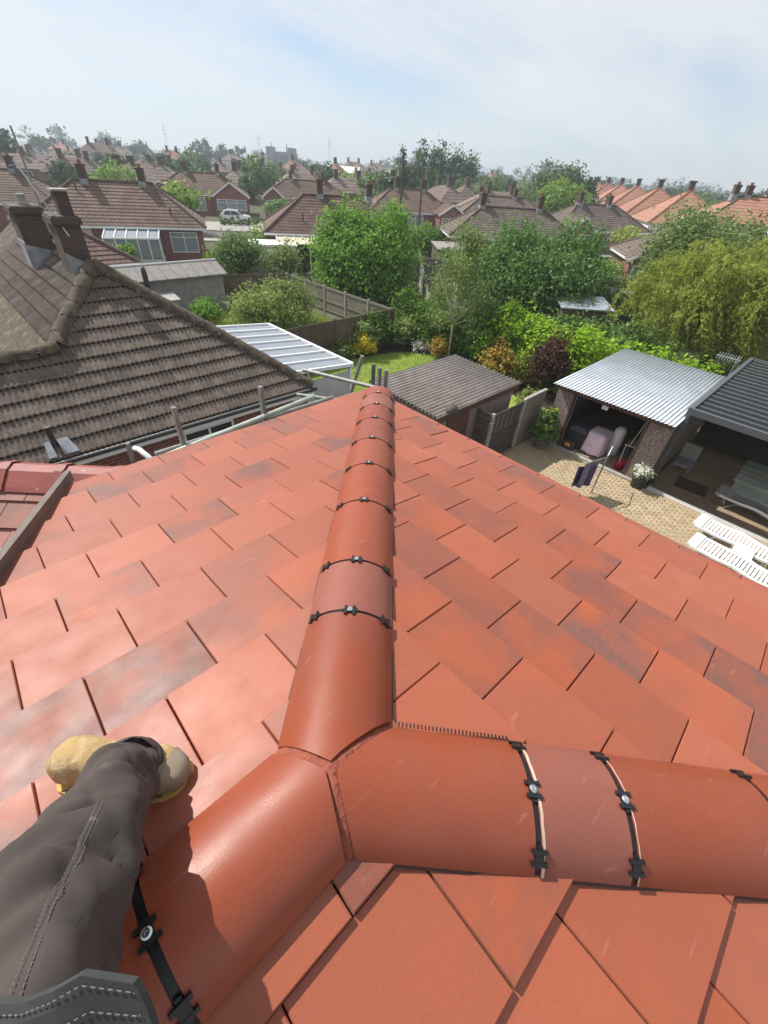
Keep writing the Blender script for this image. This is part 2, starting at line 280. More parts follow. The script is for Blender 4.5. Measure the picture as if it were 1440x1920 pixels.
# ------------------------------------------------------------------ mesh helpers
PM = {}   # object name -> inverse of the world matrix of its coordinate frame
class MB:
    def __init__(s): s.v = []; s.f = []
    def add(s, vs, fs):
        o = len(s.v); s.v += [tuple(map(float, q)) for q in vs]; s.f += [tuple(i + o for i in f) for f in fs]; return s
    def box(s, c, d, rz=0., rot=None):
        m = rot if rot is not None else Matrix.Rotation(rz, 3, 'Z'); vs = []
        for k in (-.5, .5):
            for j in (-.5, .5):
                for i in (-.5, .5): vs.append(Vector(c) + m @ Vector((i * d[0], j * d[1], k * d[2])))
        return s.add(vs, [(0, 2, 3, 1), (4, 5, 7, 6), (0, 1, 5, 4), (2, 6, 7, 3), (0, 4, 6, 2), (1, 3, 7, 5)])
    def span(s, a, b):
        a, b = Vector(a), Vector(b); return s.box((a + b) / 2, [abs(b[i] - a[i]) for i in range(3)])
    def beam(s, a, b, w, h):
        a, b = Vector(a), Vector(b); d = b - a; q = d.to_track_quat('X', 'Z').to_matrix(); return s.box((a + b) / 2, (d.length, w, h), rot=q)
    def tube(s, pts, r, n=8, cap=True):
        pts = [Vector(q) for q in pts]; rs = r if isinstance(r, (list, tuple)) else [r] * len(pts); vs = []; fs = []
        for i, q in enumerate(pts):
            d = (pts[min(i + 1, len(pts) - 1)] - pts[max(i - 1, 0)]).normalized(); ref = Vector((0, 0, 1)) if abs(d.z) < .9 else Vector((1, 0, 0))
            a = d.cross(ref).normalized(); b = d.cross(a)
            for k in range(n):
                t = 2 * math.pi * k / n; vs.append(q + rs[i] * (math.cos(t) * a + math.sin(t) * b))
        for i in range(len(pts) - 1):
            for k in range(n): fs.append((i * n + k, i * n + (k + 1) % n, (i + 1) * n + (k + 1) % n, (i + 1) * n + k))
        if cap: fs.append(tuple(range(n))[::-1]); fs.append(tuple(range((len(pts) - 1) * n, len(pts) * n)))
        return s.add(vs, fs)
    def lathe(s, c, prof, n=14):
        vs = []; fs = []
        for r, z in prof:
            for k in range(n): t = 2 * math.pi * k / n; vs.append((c[0] + r * math.cos(t), c[1] + r * math.sin(t), c[2] + z))
        for i in range(len(prof) - 1):
            for k in range(n): fs.append((i * n + k, i * n + (k + 1) % n, (i + 1) * n + (k + 1) % n, (i + 1) * n + k))
        fs.append(tuple(range(n))[::-1]); fs.append(tuple(range((len(prof) - 1) * n, len(prof) * n)))
        return s.add(vs, fs)
    def slab(s, poly, thick, down=Vector((0, 0, -1))):
        n = len(poly); top = [Vector(q) for q in poly]; bot = [q + down * thick for q in top]
        return s.add(top + bot, [tuple(range(n)), tuple(range(2 * n - 1, n - 1, -1))] + [(i, n + i, n + (i + 1) % n, (i + 1) % n) for i in range(n)])
    def mesh(s, name, m, smooth=False):
        me = bpy.data.meshes.new(name); me.from_pydata(s.v, [], s.f); me.update()
        if m: me.materials.append(m)
        if smooth: me.shade_smooth()
        return me
    def build(s, name, m, parent=None, smooth=False, local=False, loc=None, kind=None):
        m = M[m] if isinstance(m, str) else m
        if parent is not None and not local and parent.name in PM:
            inv = PM[parent.name]; s.v = [tuple(inv @ Vector(q)) for q in s.v]
        if parent is None and loc is not None and not local:
            s.v = [tuple(Vector(q) - Vector(loc)) for q in s.v]
        o = bpy.data.objects.new(name, s.mesh(name, m, smooth)); C.objects.link(o)
        if parent is not None:
            o.parent = parent; PM[o.name] = PM.get(parent.name, Matrix.Identity(4))
        elif loc is not None:
            o.location = loc; PM[o.name] = Matrix.Translation(Vector(loc)).inverted()
        if kind: o['kind'] = kind
        return o
def tag(o, label, cat, group=None):
    o['label'] = label; o['category'] = cat
    if group: o['group'] = group
    return o
def thing(name, label, cat, loc=(0, 0, 0), rz=0., group=None):
    o = bpy.data.objects.new(name, None); C.objects.link(o); o.empty_display_size = .2
    o.location = loc; o.rotation_euler = (0, 0, rz)
    PM[o.name] = (Matrix.Translation(Vector(loc)) @ Matrix.Rotation(rz, 4, 'Z')).inverted()
    return tag(o, label, cat, group)
def inst(src, name, parent, loc=None, rz=None):
    o = bpy.data.objects.new(name, src if isinstance(src, bpy.types.Mesh) else src.data); C.objects.link(o)
    if parent: o.parent = parent
    if loc is not None: o.location = loc
    if rz is not None: o.rotation_euler = (0, 0, rz)
    return o
def copy_tree(o, parent=None):
    c = o.copy(); C.objects.link(c); c.parent = parent
    for ch in o.children: copy_tree(ch, c)
    return c
def corrugated(x0, x1, y0, y1, zf, pitch, amp, along, seg=6, thick=.012):
    """corrugated sheet, waves running along 'x' or 'y'; zf(x,y) gives the height"""
    mb = MB(); vs = []; lo, hi = (y0, y1) if along == 'x' else (x0, x1); n = int((hi - lo) / pitch * seg)
    for i in range(n + 1):
        t = lo + (hi - lo) * i / n; dz = amp * math.cos(2 * math.pi * (t - lo) / pitch)
        e = ((x0, t), (x1, t)) if along == 'x' else ((t, y0), (t, y1))
        for q in e: vs.append((q[0], q[1], zf(*q) + dz)); vs.append((q[0], q[1], zf(*q) + dz - thick))
    fs = []
    for i in range(n):
        a = i * 4; b = a + 4; fs += [(a, b, b + 2, a + 2), (a + 1, a + 3, b + 3, b + 1), (a, a + 1, b + 1, b), (a + 2, b + 2, b + 3, a + 3)]
    return mb.add(vs, fs)

# ------------------------------------------------------------------ foliage
def quads_mesh(name, P, T, B, m):
    """leaf-shaped quads: centre P, half axes T and B"""
    n = len(P); v = np.empty((n, 4, 3), np.float32); v[:, 0] = P - T; v[:, 1] = P + B - T * .1; v[:, 2] = P + T; v[:, 3] = P - B - T * .1
    me = bpy.data.meshes.new(name); me.vertices.add(n * 4); me.vertices.foreach_set('co', v.ravel())
    me.loops.add(n * 4); me.loops.foreach_set('vertex_index', np.arange(n * 4, dtype=np.int32))
    me.polygons.add(n); me.polygons.foreach_set('loop_start', np.arange(0, n * 4, 4, dtype=np.int32)); me.polygons.foreach_set('loop_total', np.full(n, 4, np.int32))
    me.update(calc_edges=True); me.materials.append(m); return me
def unit(a): return a / np.maximum(np.linalg.norm(a, axis=1, keepdims=True), 1e-9)
def leaf_cloud(blobs, n, size, clump=.28, aspect=.55, per=22, up=.35, fill=.55, rng=RNG, droop=0.):
    B_ = np.array(blobs, float); w = (B_[:, 3] * B_[:, 4] + B_[:, 4] * B_[:, 5] + B_[:, 3] * B_[:, 5]); w /= w.sum(); nc = max(1, n // per)
    k = rng.choice(len(B_), nc, p=w); d = unit(rng.normal(size=(nc, 3))); r = fill + (1.08 - fill) * rng.random((nc, 1)) ** .6
    c = B_[k, :3] + d * r * B_[k, 3:6]; idx = np.repeat(np.arange(nc), per); cs = clump * (.6 + .8 * rng.random((nc, 1)))
    P = c[idx] + rng.normal(size=(len(idx), 3)) * cs[idx] * np.array([1, 1, .75]); Nn = unit(d[idx] * .7 + np.array([0, 0, up]) + rng.normal(size=(len(idx), 3)) * .55)
    T = rng.normal(size=(len(idx), 3)); T[:, 2] -= droop; T = unit(T - (T * Nn).sum(1, keepdims=True) * Nn); Bv = np.cross(Nn, T); s = size * (.55 + .8 * rng.random((len(idx), 1)))
    return P, T * s, Bv * s * aspect
def add_crown(name, parent, data, m, kind=None):
    P, T, B_ = data; inv = np.array(PM.get(parent.name, Matrix.Identity(4))) if parent else np.eye(4)
    P = P @ inv[:3, :3].T + inv[:3, 3]; T = T @ inv[:3, :3].T; B_ = B_ @ inv[:3, :3].T
    o = bpy.data.objects.new(name, quads_mesh(name, P, T, B_, M[m])); C.objects.link(o); o.parent = parent
    if kind: o['kind'] = kind
    return o
def tree(name, label, base, blobs, n, size, m, trunk=.15, bark='bark', group=None, cat='tree', clump=.28, limbs=5, zb=0., fill=.5, th=None, droop=0., part='crown', lean=(0, 0), per=22, up=.35):
    t = thing(name, label, cat, (base[0], base[1], zb), 0, group)
    bl = [(b[0], b[1], b[2] + zb, *b[3:]) for b in blobs]
    add_crown(part, t, leaf_cloud(bl, n, size, clump, fill=fill, droop=droop, per=per, up=up), m)
    if trunk:
        mb = MB(); top = th or max(b[2] for b in blobs); bx, by = base
        mb.tube([(bx, by, zb - .1), (bx + lean[0] * .4, by + lean[1] * .4, zb + top * .4), (bx + lean[0], by + lean[1], zb + top)], [trunk, trunk * .75, trunk * .25], 7)
        for b in bl[:limbs]: mb.tube([(bx + lean[0] * .3, by + lean[1] * .3, zb + top * .32), ((bx + b[0]) / 2, (by + b[1]) / 2, (zb + top * .45 + b[2]) / 2), (b[0], b[1], b[2] + b[5] * .4)], [trunk * .5, trunk * .35, trunk * .12], 5)
        mb.build('trunk', bark, t, smooth=True)
    return t
def lobes(c, rad, k, sub=.55, seed=0, flat=.85):
    """k overlapping lobes spread through an ellipsoid"""
    g = np.random.default_rng(seed); o = [(c[0], c[1], c[2], rad[0] * .62, rad[1] * .62, rad[2] * .66)]
    for i in range(k):
        a = 2 * math.pi * (i + g.random() * .5) / k * 2.4; h = -.7 + 1.5 * (i + .5) / k; q = math.sqrt(max(.05, 1 - h * h)) * (.52 + .16 * g.random()); s = sub * (.72 + .5 * g.random())
        o.append((c[0] + rad[0] * q * math.cos(a), c[1] + rad[1] * q * math.sin(a), c[2] + rad[2] * h * .58, rad[0] * s, rad[1] * s, rad[2] * s * flat))
    return o

# ------------------------------------------------------------------ setting: ground, roads, lawn, patio
def sheet(name, poly, z, m, kind='structure'):
    o = MB().add([(x, y, z) for x, y in poly], [tuple(range(len(poly)))]).build(name, m); o['kind'] = kind; return o
sheet('ground', [(-3000, -3000), (3000, -3000), (3000, 3000), (-3000, 3000)], 0, 'earth')
sheet('lawn', [(10.2, 9.6), (10.2, 15.2), (12.4, 15.85), (14.2, 15.6), (15.8, 15.2), (16.8, 14.2), (17.1, 12.6), (16.7, 11.2), (15.9, 9.9), (13.2, 9.4)], .03, 'lawn')
sheet('flower_bed', [(9.2, 6.3), (9.2, 16.2), (17.9, 16.2), (17.9, 4.0), (14.2, 6.1)], .012, 'soil')
sheet('grass_strip', [(13.0, 6.2), (13.0, 9.0), (16.2, 9.0), (16.2, 6.2)], .024, 'lawn')
sheet('neighbour_garden', [(9.0, 16.6), (9.0, 26.3), (16.3, 26.3), (16.3, 16.6)], .02, 'lawn')
def ribbon(name, pts, w, z, m, off=0.):
    mb = MB(); vs = []
    for i, q in enumerate(pts):
        d = (Vector(pts[min(i + 1, len(pts) - 1)]) - Vector(pts[max(i - 1, 0)])).normalized(); nn = Vector((-d.y, d.x))
        vs += [(q[0] + nn.x * (off + w / 2), q[1] + nn.y * (off + w / 2), z), (q[0] + nn.x * (off - w / 2), q[1] + nn.y * (off - w / 2), z)]
    o = mb.add(vs, [(2 * i, 2 * i + 1, 2 * i + 3, 2 * i + 2) for i in range(len(pts) - 1)]).build(name, m); o['kind'] = 'structure'; return o
ROAD = [(-30, 78), (0, 67), (22, 58), (36, 49.5), (54, 38), (72, 23), (90, 5)]
ribbon('road', ROAD, 6.2, .02, 'asphalt')
for off in (4.2, -4.2):
    vs = []; pts = ROAD
    mb = MB()
    for i in range(len(pts) - 1):
        a, b = Vector(pts[i]), Vector(pts[i + 1]); d = (b - a).normalized(); nn = Vector((-d.y, d.x))
        mb.slab([(*(a + nn * (off + .95)), .12), (*(a + nn * (off - .95)), .12), (*(b + nn * (off - .95)), .12), (*(b + nn * (off + .95)), .12)], .12)
    mb.build('pavement', 'pavement')['kind'] = 'structure'
ribbon('front_gardens', ROAD, 7.5, .016, 'pavement', 9.2)

# the block-paved patio: bedding sheet, then every block
patio = sheet('patio', [(9.5, -3.6), (13.52, -3.6), (13.52, 6.05), (9.5, 6.05)], .02, 'paver_bed')
blk = MB(); g_ = .0035; bw, bh, bt = .21, .105, .035
blk.add([(g_, g_, .0), (bw - g_, g_, .0), (bw - g_, bh - g_, .0), (g_, bh - g_, .0), (g_ + .008, g_ + .008, bt), (bw - g_ - .008, g_ + .008, bt), (bw - g_ - .008, bh - g_ - .008, bt), (g_ + .008, bh - g_ - .008, bt)],
        [(4, 5, 6, 7), (0, 1, 5, 4), (1, 2, 6, 5), (2, 3, 7, 6), (3, 0, 4, 7)])
blk_me = blk.mesh('paving_block', M['paver'])
rest = MB(); cells = []
for i in range(37):
    for j in range(46):
        x = 13.5 - (i + 1) * bh; y = -3.5 + j * bw + (bw / 2 if i % 2 else 0)
        if y + bw > 6.0: continue
        if -.02 < y - 2.62 < .42 and False: continue
        cells.append((abs(x - 12.6) * .9 + abs(y - 2.0) * .33, x, y))
cells.sort()
for k, (_, x, y) in enumerate(cells):
    dz = random.uniform(-.004, .004)
    if k < 300:
        o = inst(blk_me, 'paving_block', patio, (x + bh / 2, y, .022 + dz), R(90)); o.location.x = x + bh
    else:
        rest.box((x + bh / 2, y + bw / 2, .022 + bt / 2 + dz), (bh - .012, bw - .012, bt))
o = rest.build('paving_block_field', 'paver', patio); o['kind'] = 'stuff'
sheet('covered_terrace', [(13.5, -4), (21.5, -4), (21.5, 1.9), (13.5, 1.9)], .028, 'brown_slab')
mb = MB(); mb.span((13.50, 1.95, .02), (13.66, 5.6, .11)); mb.build('garage_step', 'concrete')['kind'] = 'structure'

# ------------------------------------------------------------------ our house: low-pitched red concrete tile roof
TH = R(12.5); TT = math.tan(TH); J = Vector((.203, .310, 6.262))
house = thing('house', 'house under the newly tiled red hipped roof in the foreground', 'house', (0, 0, 0))
LEFT = (Vector((1, 0, 0)), Vector((0, 1, 0))); RIGHT = (Vector((0, 1, 0)), Vector((1, 0, 0))); BACK = (Vector((1, 0, 0)), Vector((0, -1, 0)))
EL, ER = 2.618, 2.407
def clip(poly, f):
    o = []
    for i in range(len(poly)):
        a, b = poly[i], poly[(i + 1) % len(poly)]; fa, fb = f(*a), f(*b)
        if fa >= 0: o.append(a)
        if fa * fb < 0: t = fa / (fa - fb); o.append((a[0] + (b[0] - a[0]) * t, a[1] + (b[1] - a[1]) * t))
    return o
def tile_field(frame, bounds, planes, phase, gauge, width, first, eave, step=.02, gap=.0034):
    A, B_ = frame; full = None; k = 1; b0 = first - gauge * 2
    while b0 < eave - .01:
        b1 = min(b0 + gauge, eave); off = phase + (0 if k % 2 else width / 2); a = bounds[0] + ((off - bounds[0]) % width) - width
        while a < bounds[1]:
            rect = [(a + gap / 2, b0), (a + width - gap / 2, b0), (a + width - gap / 2, b1), (a + gap / 2, b1)]; poly = rect
            for f in planes:
                if poly: poly = clip(poly, f)
            area = abs(sum(poly[i][0] * poly[(i + 1) % len(poly)][1] - poly[(i + 1) % len(poly)][0] * poly[i][1] for i in range(len(poly)))) / 2 if len(poly) > 2 else 0
            if area > .0012:
                isfull = len(poly) == 4 and abs(area - (width - gap) * gauge) < 1e-6
                base = J + A * a + B_ * b0 - Vector((0, 0, TT * b0))
                def P(q, lift):
                    da, db = q[0] - a, q[1] - b0; return A * da + B_ * db + Vector((0, 0, -TT * db + lift + step * db / gauge))
                def mk():
                    m_ = MB(); pp = poly if (A.cross(B_)).z > 0 else poly[::-1]; top = [P(q, .011) for q in pp]; n_ = len(top)
                    c_ = sum(top, Vector()) / n_; ins = [q + (c_ - q).normalized() * .0035 for q in top]; low = [q - Vector((0, 0, .003)) for q in top]; bot = [q - Vector((0, 0, .021)) for q in top]
                    m_.add(ins + low + bot, [tuple(range(n_))] + [(i, n_ + i, n_ + (i + 1) % n_, (i + 1) % n_) for i in range(n_)] + [(n_ + i, 2 * n_ + i, 2 * n_ + (i + 1) % n_, n_ + (i + 1) % n_) for i in range(n_)])
                    return m_.mesh('roof_tile', M['red_tile'])
                if isfull:
                    if full is None: full = mk()
                    me = full
                else: me = mk()
                o = inst(me, 'roof_tile', house, base)
                o.location.z += random.uniform(-.0015, .0015); o.rotation_euler = (random.uniform(-.004, .004), random.uniform(-.004, .004), random.uniform(-.002, .002))
            a += width
        b0 += gauge; k += 1
m_ = .045
VB = lambda a, b: (a - (-.096)) * .949 - (b - 2.686) * .429 + .015   # keeps the tiles right of the valley board
tile_field(LEFT, (-2.2, 3.2), [lambda a, b: b - .05, lambda a, b: b - a - m_, VB], .282, .270, .324, .518, EL)
tile_field(RIGHT, (-2.7, 2.7), [lambda a, b: b - a - m_, lambda a, b: b + a - m_], .213, .262, .318, .482, ER)
tile_field(BACK, (-1.6, 2.4), [lambda a, b: b - .05, lambda a, b: b - a - m_], -.108, .288, .335, .499, 1.9)
# dark underlay below the tiles
mb = MB()
def rp(fr, a, b, dz=-.022): return J + fr[0] * a + fr[1] * b + Vector((0, 0, -TT * b + dz))
mb.add([rp(LEFT, -2.2, 0), rp(LEFT, 0, 0), rp(LEFT, ER, ER), rp(LEFT, ER, EL - .05), rp(LEFT, -.11, EL - .05), rp(LEFT, -.70, 1.3), rp(LEFT, -2.2, .6)], [(0, 1, 2, 3, 4, 5, 6)])
mb.add([rp(RIGHT, 0, 0), rp(RIGHT, -2.6, 2.6), rp(RIGHT, -2.6, ER - .04), rp(RIGHT, ER, ER - .04)], [(0, 1, 2, 3)])
mb.add([rp(BACK, -2.0, 0), rp(BACK, 0, 0), rp(BACK, 2.2, 2.2), rp(BACK, -2.0, 2.2)], [(0, 1, 2, 3)])
mb.build('roof_underlay', 'underlay', house)
mb = MB(); mb.span((-3.5, -3.5, 0), (J.x + ER - .28, J.y + EL - .28, 5.62)); mb.build('wall', 'brick', house)
mb = MB(); zf = J.z - TT * ER - .04
mb.span((J.x + ER - .26, -3.2, zf - .2), (J.x + ER - .02, J.y + EL - .02, zf)); mb.build('fascia', 'upvc', house)
mb = MB(); zf2 = J.z - TT * EL - .04
mb.span((J.x - .1, J.y + EL - .26, zf2 - .2), (J.x + ER - .03, J.y + EL - .03, zf2)); mb.build('fascia', 'upvc', house)
for pts in ([(J.x + ER + .05, -3.2, zf - .03), (J.x + ER + .05, J.y + EL + .06, zf - .03)], [(J.x - .05, J.y + EL + .055, zf2 - .035), (J.x + ER + .1, J.y + EL + .055, zf2 - .035)]):
    a, b = Vector(pts[0]), Vector(pts[1]); d = (b - a).normalized(); s_ = d.cross(Vector((0, 0, 1))); vs = []; fs = []
    for q in (a, b):
        for k in range(7): t = math.pi * k / 6; vs.append(q + s_ * (.055 * math.cos(t)) - Vector((0, 0, .055 * math.sin(t))))
    fs = [(k, k + 1, 8 + k, 7 + k) for k in range(6)]
    MB().add(vs, fs).build('gutter', 'charcoal_beam', house)

# ---- hip and ridge tiles
HW, HR = .143, .091            # half width and rise of a capping tile
ARC = (HW * HW + HR * HR) / (2 * HR); AMAX = math.asin(min(1, HW / ARC))
NPR = 16
def cap_point(u, v, s, ang, r):      # ang 0 is the crown
    top = J + Vector((0, 0, .098)); c = top - Vector((0, 0, ARC))
    return c + u * s + v * (r * math.sin(ang)) + Vector((0, 0, r * math.cos(ang)))
def cap_tile(name, u, v, s0, s1, m, parent, start=None, ext=.0):
    """start(a): where the mitred upper end lies for a lateral offset a"""
    mb = MB(); ns = 5; vs = []; th = .015
    for rr in (ARC, ARC - th):
        for i in range(ns + 1):
            for k in range(NPR + 1):
                ang = -AMAX + 2 * AMAX * k / NPR; a = rr * math.sin(ang); st = start(a) if start else s0
                s = st + (s1 - st) * i / ns; vs.append(cap_point(u, v, s, ang, rr))
    w = NPR + 1; h = (ns + 1) * w; fs = []
    for i in range(ns):
        for k in range(NPR): q = i * w + k; fs.append((q, q + w, q + w + 1, q + 1)); q += h; fs.append((q, q + 1, q + w + 1, q + w))
    for k in range(NPR): fs.append((k, k + 1, h + k + 1, h + k)); q = ns * w + k; fs.append((q, h + q, h + q + 1, q + 1))
    for i in range(ns): q = i * w; fs.append((q, h + q, h + q + w, q + w)); q += NPR; fs.append((q, q + w, h + q + w, h + q))
    o = mb.add(vs, fs).build(name, m, parent, smooth=True)
    md = o.modifiers.new('edge', 'EDGE_SPLIT'); md.split_angle = R(50)
    return o
def joint(u, v, s, parent, scr=True):
    """black clip band with three H clips and a screw at a butt joint; parts of the tile below it"""
    vs = []; fs = []
    for ss in (s - .010, s + .010):
        for k in range(NPR + 1): ang = -AMAX + 2 * AMAX * k / NPR; vs.append(cap_point(u, v, ss, ang, ARC - .004))
    fs = [(k, NPR + 1 + k, NPR + 2 + k, k + 1) for k in range(NPR)]
    MB().add(vs, fs).build('joint_seal', 'black_plastic', parent, smooth=True)
    for ang0 in (0., -.82, .82):
        mb = MB(); n_ = v * math.sin(ang0) + Vector((0, 0, math.cos(ang0))); t_ = v * math.cos(ang0) - Vector((0, 0, math.sin(ang0)))
        c = cap_point(u, v, s, ang0, ARC + .003); rot = Matrix((u, t_, n_)).transposed()
        for sgn in (-1, 1): mb.box(c + t_ * (.0135 * sgn) + n_ * .001, (.038, .0085, .006), rot=rot)
        mb.box(c, (.021, .034, .006), rot=rot); mb.box(c - n_ * .004, (.012, .05, .006), rot=rot)
        o = mb.build('clip', 'black_plastic', parent)
        if ang0 == 0. and scr:
            q = MB(); vs = []; prof = [(.0095, .004), (.0095, .0065), (.0065, .0095), (.003, .0095), (.0022, .0080)]
            for r_, z_ in prof:
                for k in range(14): a = 2 * math.pi * k / 14; vs.append(c + u * (r_ * math.cos(a)) + t_ * (r_ * math.sin(a)) + n_ * z_)
            q.add(vs, [(i * 14 + k, i * 14 + (k + 1) % 14, (i + 1) * 14 + (k + 1) % 14, (i + 1) * 14 + k) for i in range(4) for k in range(14)] + [tuple(range(56, 70))]).build('screw', 'screw_zinc', o)
def hipvec(az): d = Vector((math.cos(az), math.sin(az), 0)); return d
def mitre(side_pos, side_neg, gap=.011):
    return lambda a: (abs(a) / math.tan(side_pos if a > 0 else side_neg) + gap / math.sin(side_pos if a > 0 else side_neg))
DROP = TT / math.sqrt(2)
uF = Vector((1, 1, -TT)).normalized(); vF = Vector((1, -1, 0)).normalized()      # forward hip, v to the right face
uR = Vector((1, -1, -TT)).normalized(); vR = Vector((-1, -1, 0)).normalized()     # hip to the right
uB = Vector((-1, 0, 0)); vB = Vector((0, 1, 0))
Q45, Q67 = R(45), R(67.5)
jF = [.49, .76, 1.23, 1.658, 2.06, 2.476, 2.826, 3.163, 3.40]
prev = 0
for i, s in enumerate(jF):
    m_name = 'pale_hip_tile' if i in (1, 7) else 'hip_tile'
    o = cap_tile('hip_tile', uF, vF, prev + .006, s - .006, m_name, house, start=mitre(Q45, Q67) if i == 0 else None)
    if i: joint(uF, vF, prev, o, scr=True)
    prev = s
# rounded stop end on the last hip tile
vs = []; fs = []; w = NPR + 1
for i in range(5):
    f = math.cos(R(90) * i / 4); e = math.sin(R(90) * i / 4) * .07
    for k in range(w):
        ang = -AMAX + 2 * AMAX * k / NPR; p0 = cap_point(uF, vF, prev - .006, ang, ARC); c0 = cap_point(uF, vF, prev - .006, 0, ARC) - Vector((0, 0, HR)); vs.append(c0 + (p0 - c0) * f + uF * e)
for i in range(4):
    for k in range(NPR): q = i * w + k; fs.append((q, q + w, q + w + 1, q + 1))
MB().add(vs, fs).build('hip_stop_end', 'hip_tile', house, smooth=True)
jR = [.482, .718, 1.15, 1.60, 2.04]
prev = 0
for i, s in enumerate(jR):
    o = cap_tile('hip_tile', uR, vR, prev + .007, s - .007, 'pale_hip_tile' if i == 1 else 'hip_tile', house, start=mitre(Q67, Q45) if i == 0 else None)
    if i:
        joint(uR, vR, prev, o)
        if i < 3:
            e_ = MB(); vs = []
            for ss in (prev + .0085, prev + .0155 - .004 * (i - 1)):
                for k in range(NPR + 1): ang = -AMAX + 2 * AMAX * k / NPR; vs.append(cap_point(uR, vR, ss + .0012 * math.sin(k * 2.1), ang, ARC + .0008))
            e_.add(vs, [(k, NPR + 1 + k, NPR + 2 + k, k + 1) for k in range(NPR)]).build('cut_edge', 'cut_edge', o, smooth=True)
    prev = s
jB = [.39, .84, 1.29, 1.74]; prev = 0
for i, s in enumerate(jB):
    o = cap_tile('ridge_tile', uB, vB, prev + .009, s - .009, 'hip_tile', house, start=mitre(Q67, Q67) if i == 0 else None)
    if i: joint(uB, vB, prev, o)
    prev = s
# red mortar in the three mitred joints, slightly hollow and ragged
def mitre_mortar(az, uu, side, phi):
    d = hipvec(az); n_ = Vector((-d.y, d.x, 0)); mb = MB(); vs = []; K = 22
    for i in range(K + 1):
        ang = AMAX * i / K * 1.0; a = (ARC - .001) * math.sin(ang); t = a / math.sin(phi); z = J.z + .098 - ARC + (ARC - .001) * math.cos(ang)
        zz_ = z - (t * math.cos(phi)) * (DROP if uu is not uB else 0) - .0035
        wob = .0022 * math.sin(i * 2.3 + az * 3) + .0015 * math.sin(i * 5.1)
        for q in (-.0165, -.006, .006, .0165): vs.append(Vector((J.x, J.y, 0)) + d * t + n_ * (q + wob) + Vector((0, 0, zz_ - (.0035 if abs(q) < .01 else .0) - (.010 if abs(q) > .01 else 0))))
    fs = []
    for i in range(K):
        for k in range(3): q = i * 4 + k; fs.append((q, q + 1, q + 5, q + 4))
    mb.add(vs, fs).build('joint_mortar', 'red_mortar', house, smooth=True)
mitre_mortar(0., uF, 1, Q45); mitre_mortar(R(112.5), uB, 1, Q67); mitre_mortar(R(-112.5), uB, 1, Q67)
MB().lathe((J.x, J.y, J.z + .078), [(.03, 0), (.026, .008), (.012, .0125), (.002, .0135)], 10).build('joint_mortar', 'red_mortar', house, smooth=True)
# dry-hip roll under the edges of the cappings: thin dark strip and comb
for u, v, L0, L1 in ((uF, vF, .10, 3.40), (uR, vR, .10, 2.05), (uB, vB, .06, 1.8)):
    for sg in (-1, 1):
        mb = MB(); vs = []; nseg = 26
        lat = TT * HW / math.sqrt(2) if u is not uB else TT * HW
        for i in range(nseg + 1):
            s = L0 + (L1 - L0) * i / nseg; base = J + u * s
            for off, dz in ((.098, .018), (.132, .026), (.1475 + .0015 * math.sin(i * 2.7), .022)):
                fall = (TT * off / math.sqrt(2)) if u is not uB else TT * off
                vs.append(base + v * (sg * off) + Vector((0, 0, dz - fall - (.0 if off < .12 else .001))))
        mb.add(vs, [(3 * i + k, 3 * i + k + 1, 3 * i + 4 + k, 3 * i + 3 + k) for i in range(nseg) for k in range(2)]).build('hip_roll', 'roll', house)
mb = MB()
for i in range(30):
    s = .165 + i * .0105; q = J + uR * s - vR * .150; fall = TT * .150 / math.sqrt(2); mb.box(q + Vector((0, 0, .035 - fall)), (.0035, .010, .005), rot=Matrix((uR, vR, Vector((0, 0, 1)))).transposed())
mb.build('eaves_comb', 'black_plastic', house)

# ---- older lower wing of the roof beyond the valley board
mb = MB(); a0 = J + Vector((-.078, 2.718, -TT * 2.718 + .05)); a1 = J + Vector((-.633, 1.478, -TT * 1.478 + .05))
mb.beam(a0, a1, .035, .07); mb.build('valley_board', 'valley_board', house)
RV = Vector((.728, -.685, 0)); DV = Vector((-.685, -.728, -.42)).normalized(); NV = RV.cross(DV); NV = -NV if NV.z < 0 else NV
W0 = Vector((.18, 3.98, 5.16))
tw = MB(); tw.add([Vector((0, 0, 0)), RV * .30, RV * .30 + DV * .27, DV * .27], [(0, 1, 2, 3)]); 
tw = MB(); tw.slab([NV * .012, DV * .275 + NV * .034, DV * .275 + RV * .262 + NV * .034, RV * .262 + NV * .012], .022, -NV)
tw_me = tw.mesh('wing_roof_tile', M['old_red_tile'])
for k in range(7):
    for i in range(-6, 4):
        o = inst(tw_me, 'wing_roof_tile', house, W0 + RV * (i * .27 + (.135 if k % 2 else 0)) + DV * (k * .25)); o.location.z += random.uniform(-.004, .004)
MB().slab([W0 - RV * 1.7 - NV * .02, W0 + RV * 1.1 - NV * .02, W0 + RV * 1.1 + DV * 1.9 - NV * .02, W0 - RV * 1.7 + DV * 1.9 - NV * .02], .02).build('roof_underlay', 'underlay', house)
for i in range(-4, 3):
    c = W0 + RV * (i * .46 - .02) + Vector((0, 0, .05)); F = Vector((-.685, -.728, 0)); mb = MB(); vs = []
    for s, lift in ((0, .0), (.40, .0), (.402, .016), (.47, .016)):
        for q, h in ((-.17, -.075), (-.10, .008), (-.02, .045), (.06, .03), (.17, -.055), (.205, -.085)): vs.append(c + RV * s + F * q + Vector((0, 0, h + lift)))
    mb.add(vs, [(6 * a + k, 6 * a + k + 1, 6 * a + 7 + k, 6 * a + 6 + k) for a in range(3) for k in range(5)]).build('wing_ridge_tile', 'old_red_ridge', house)

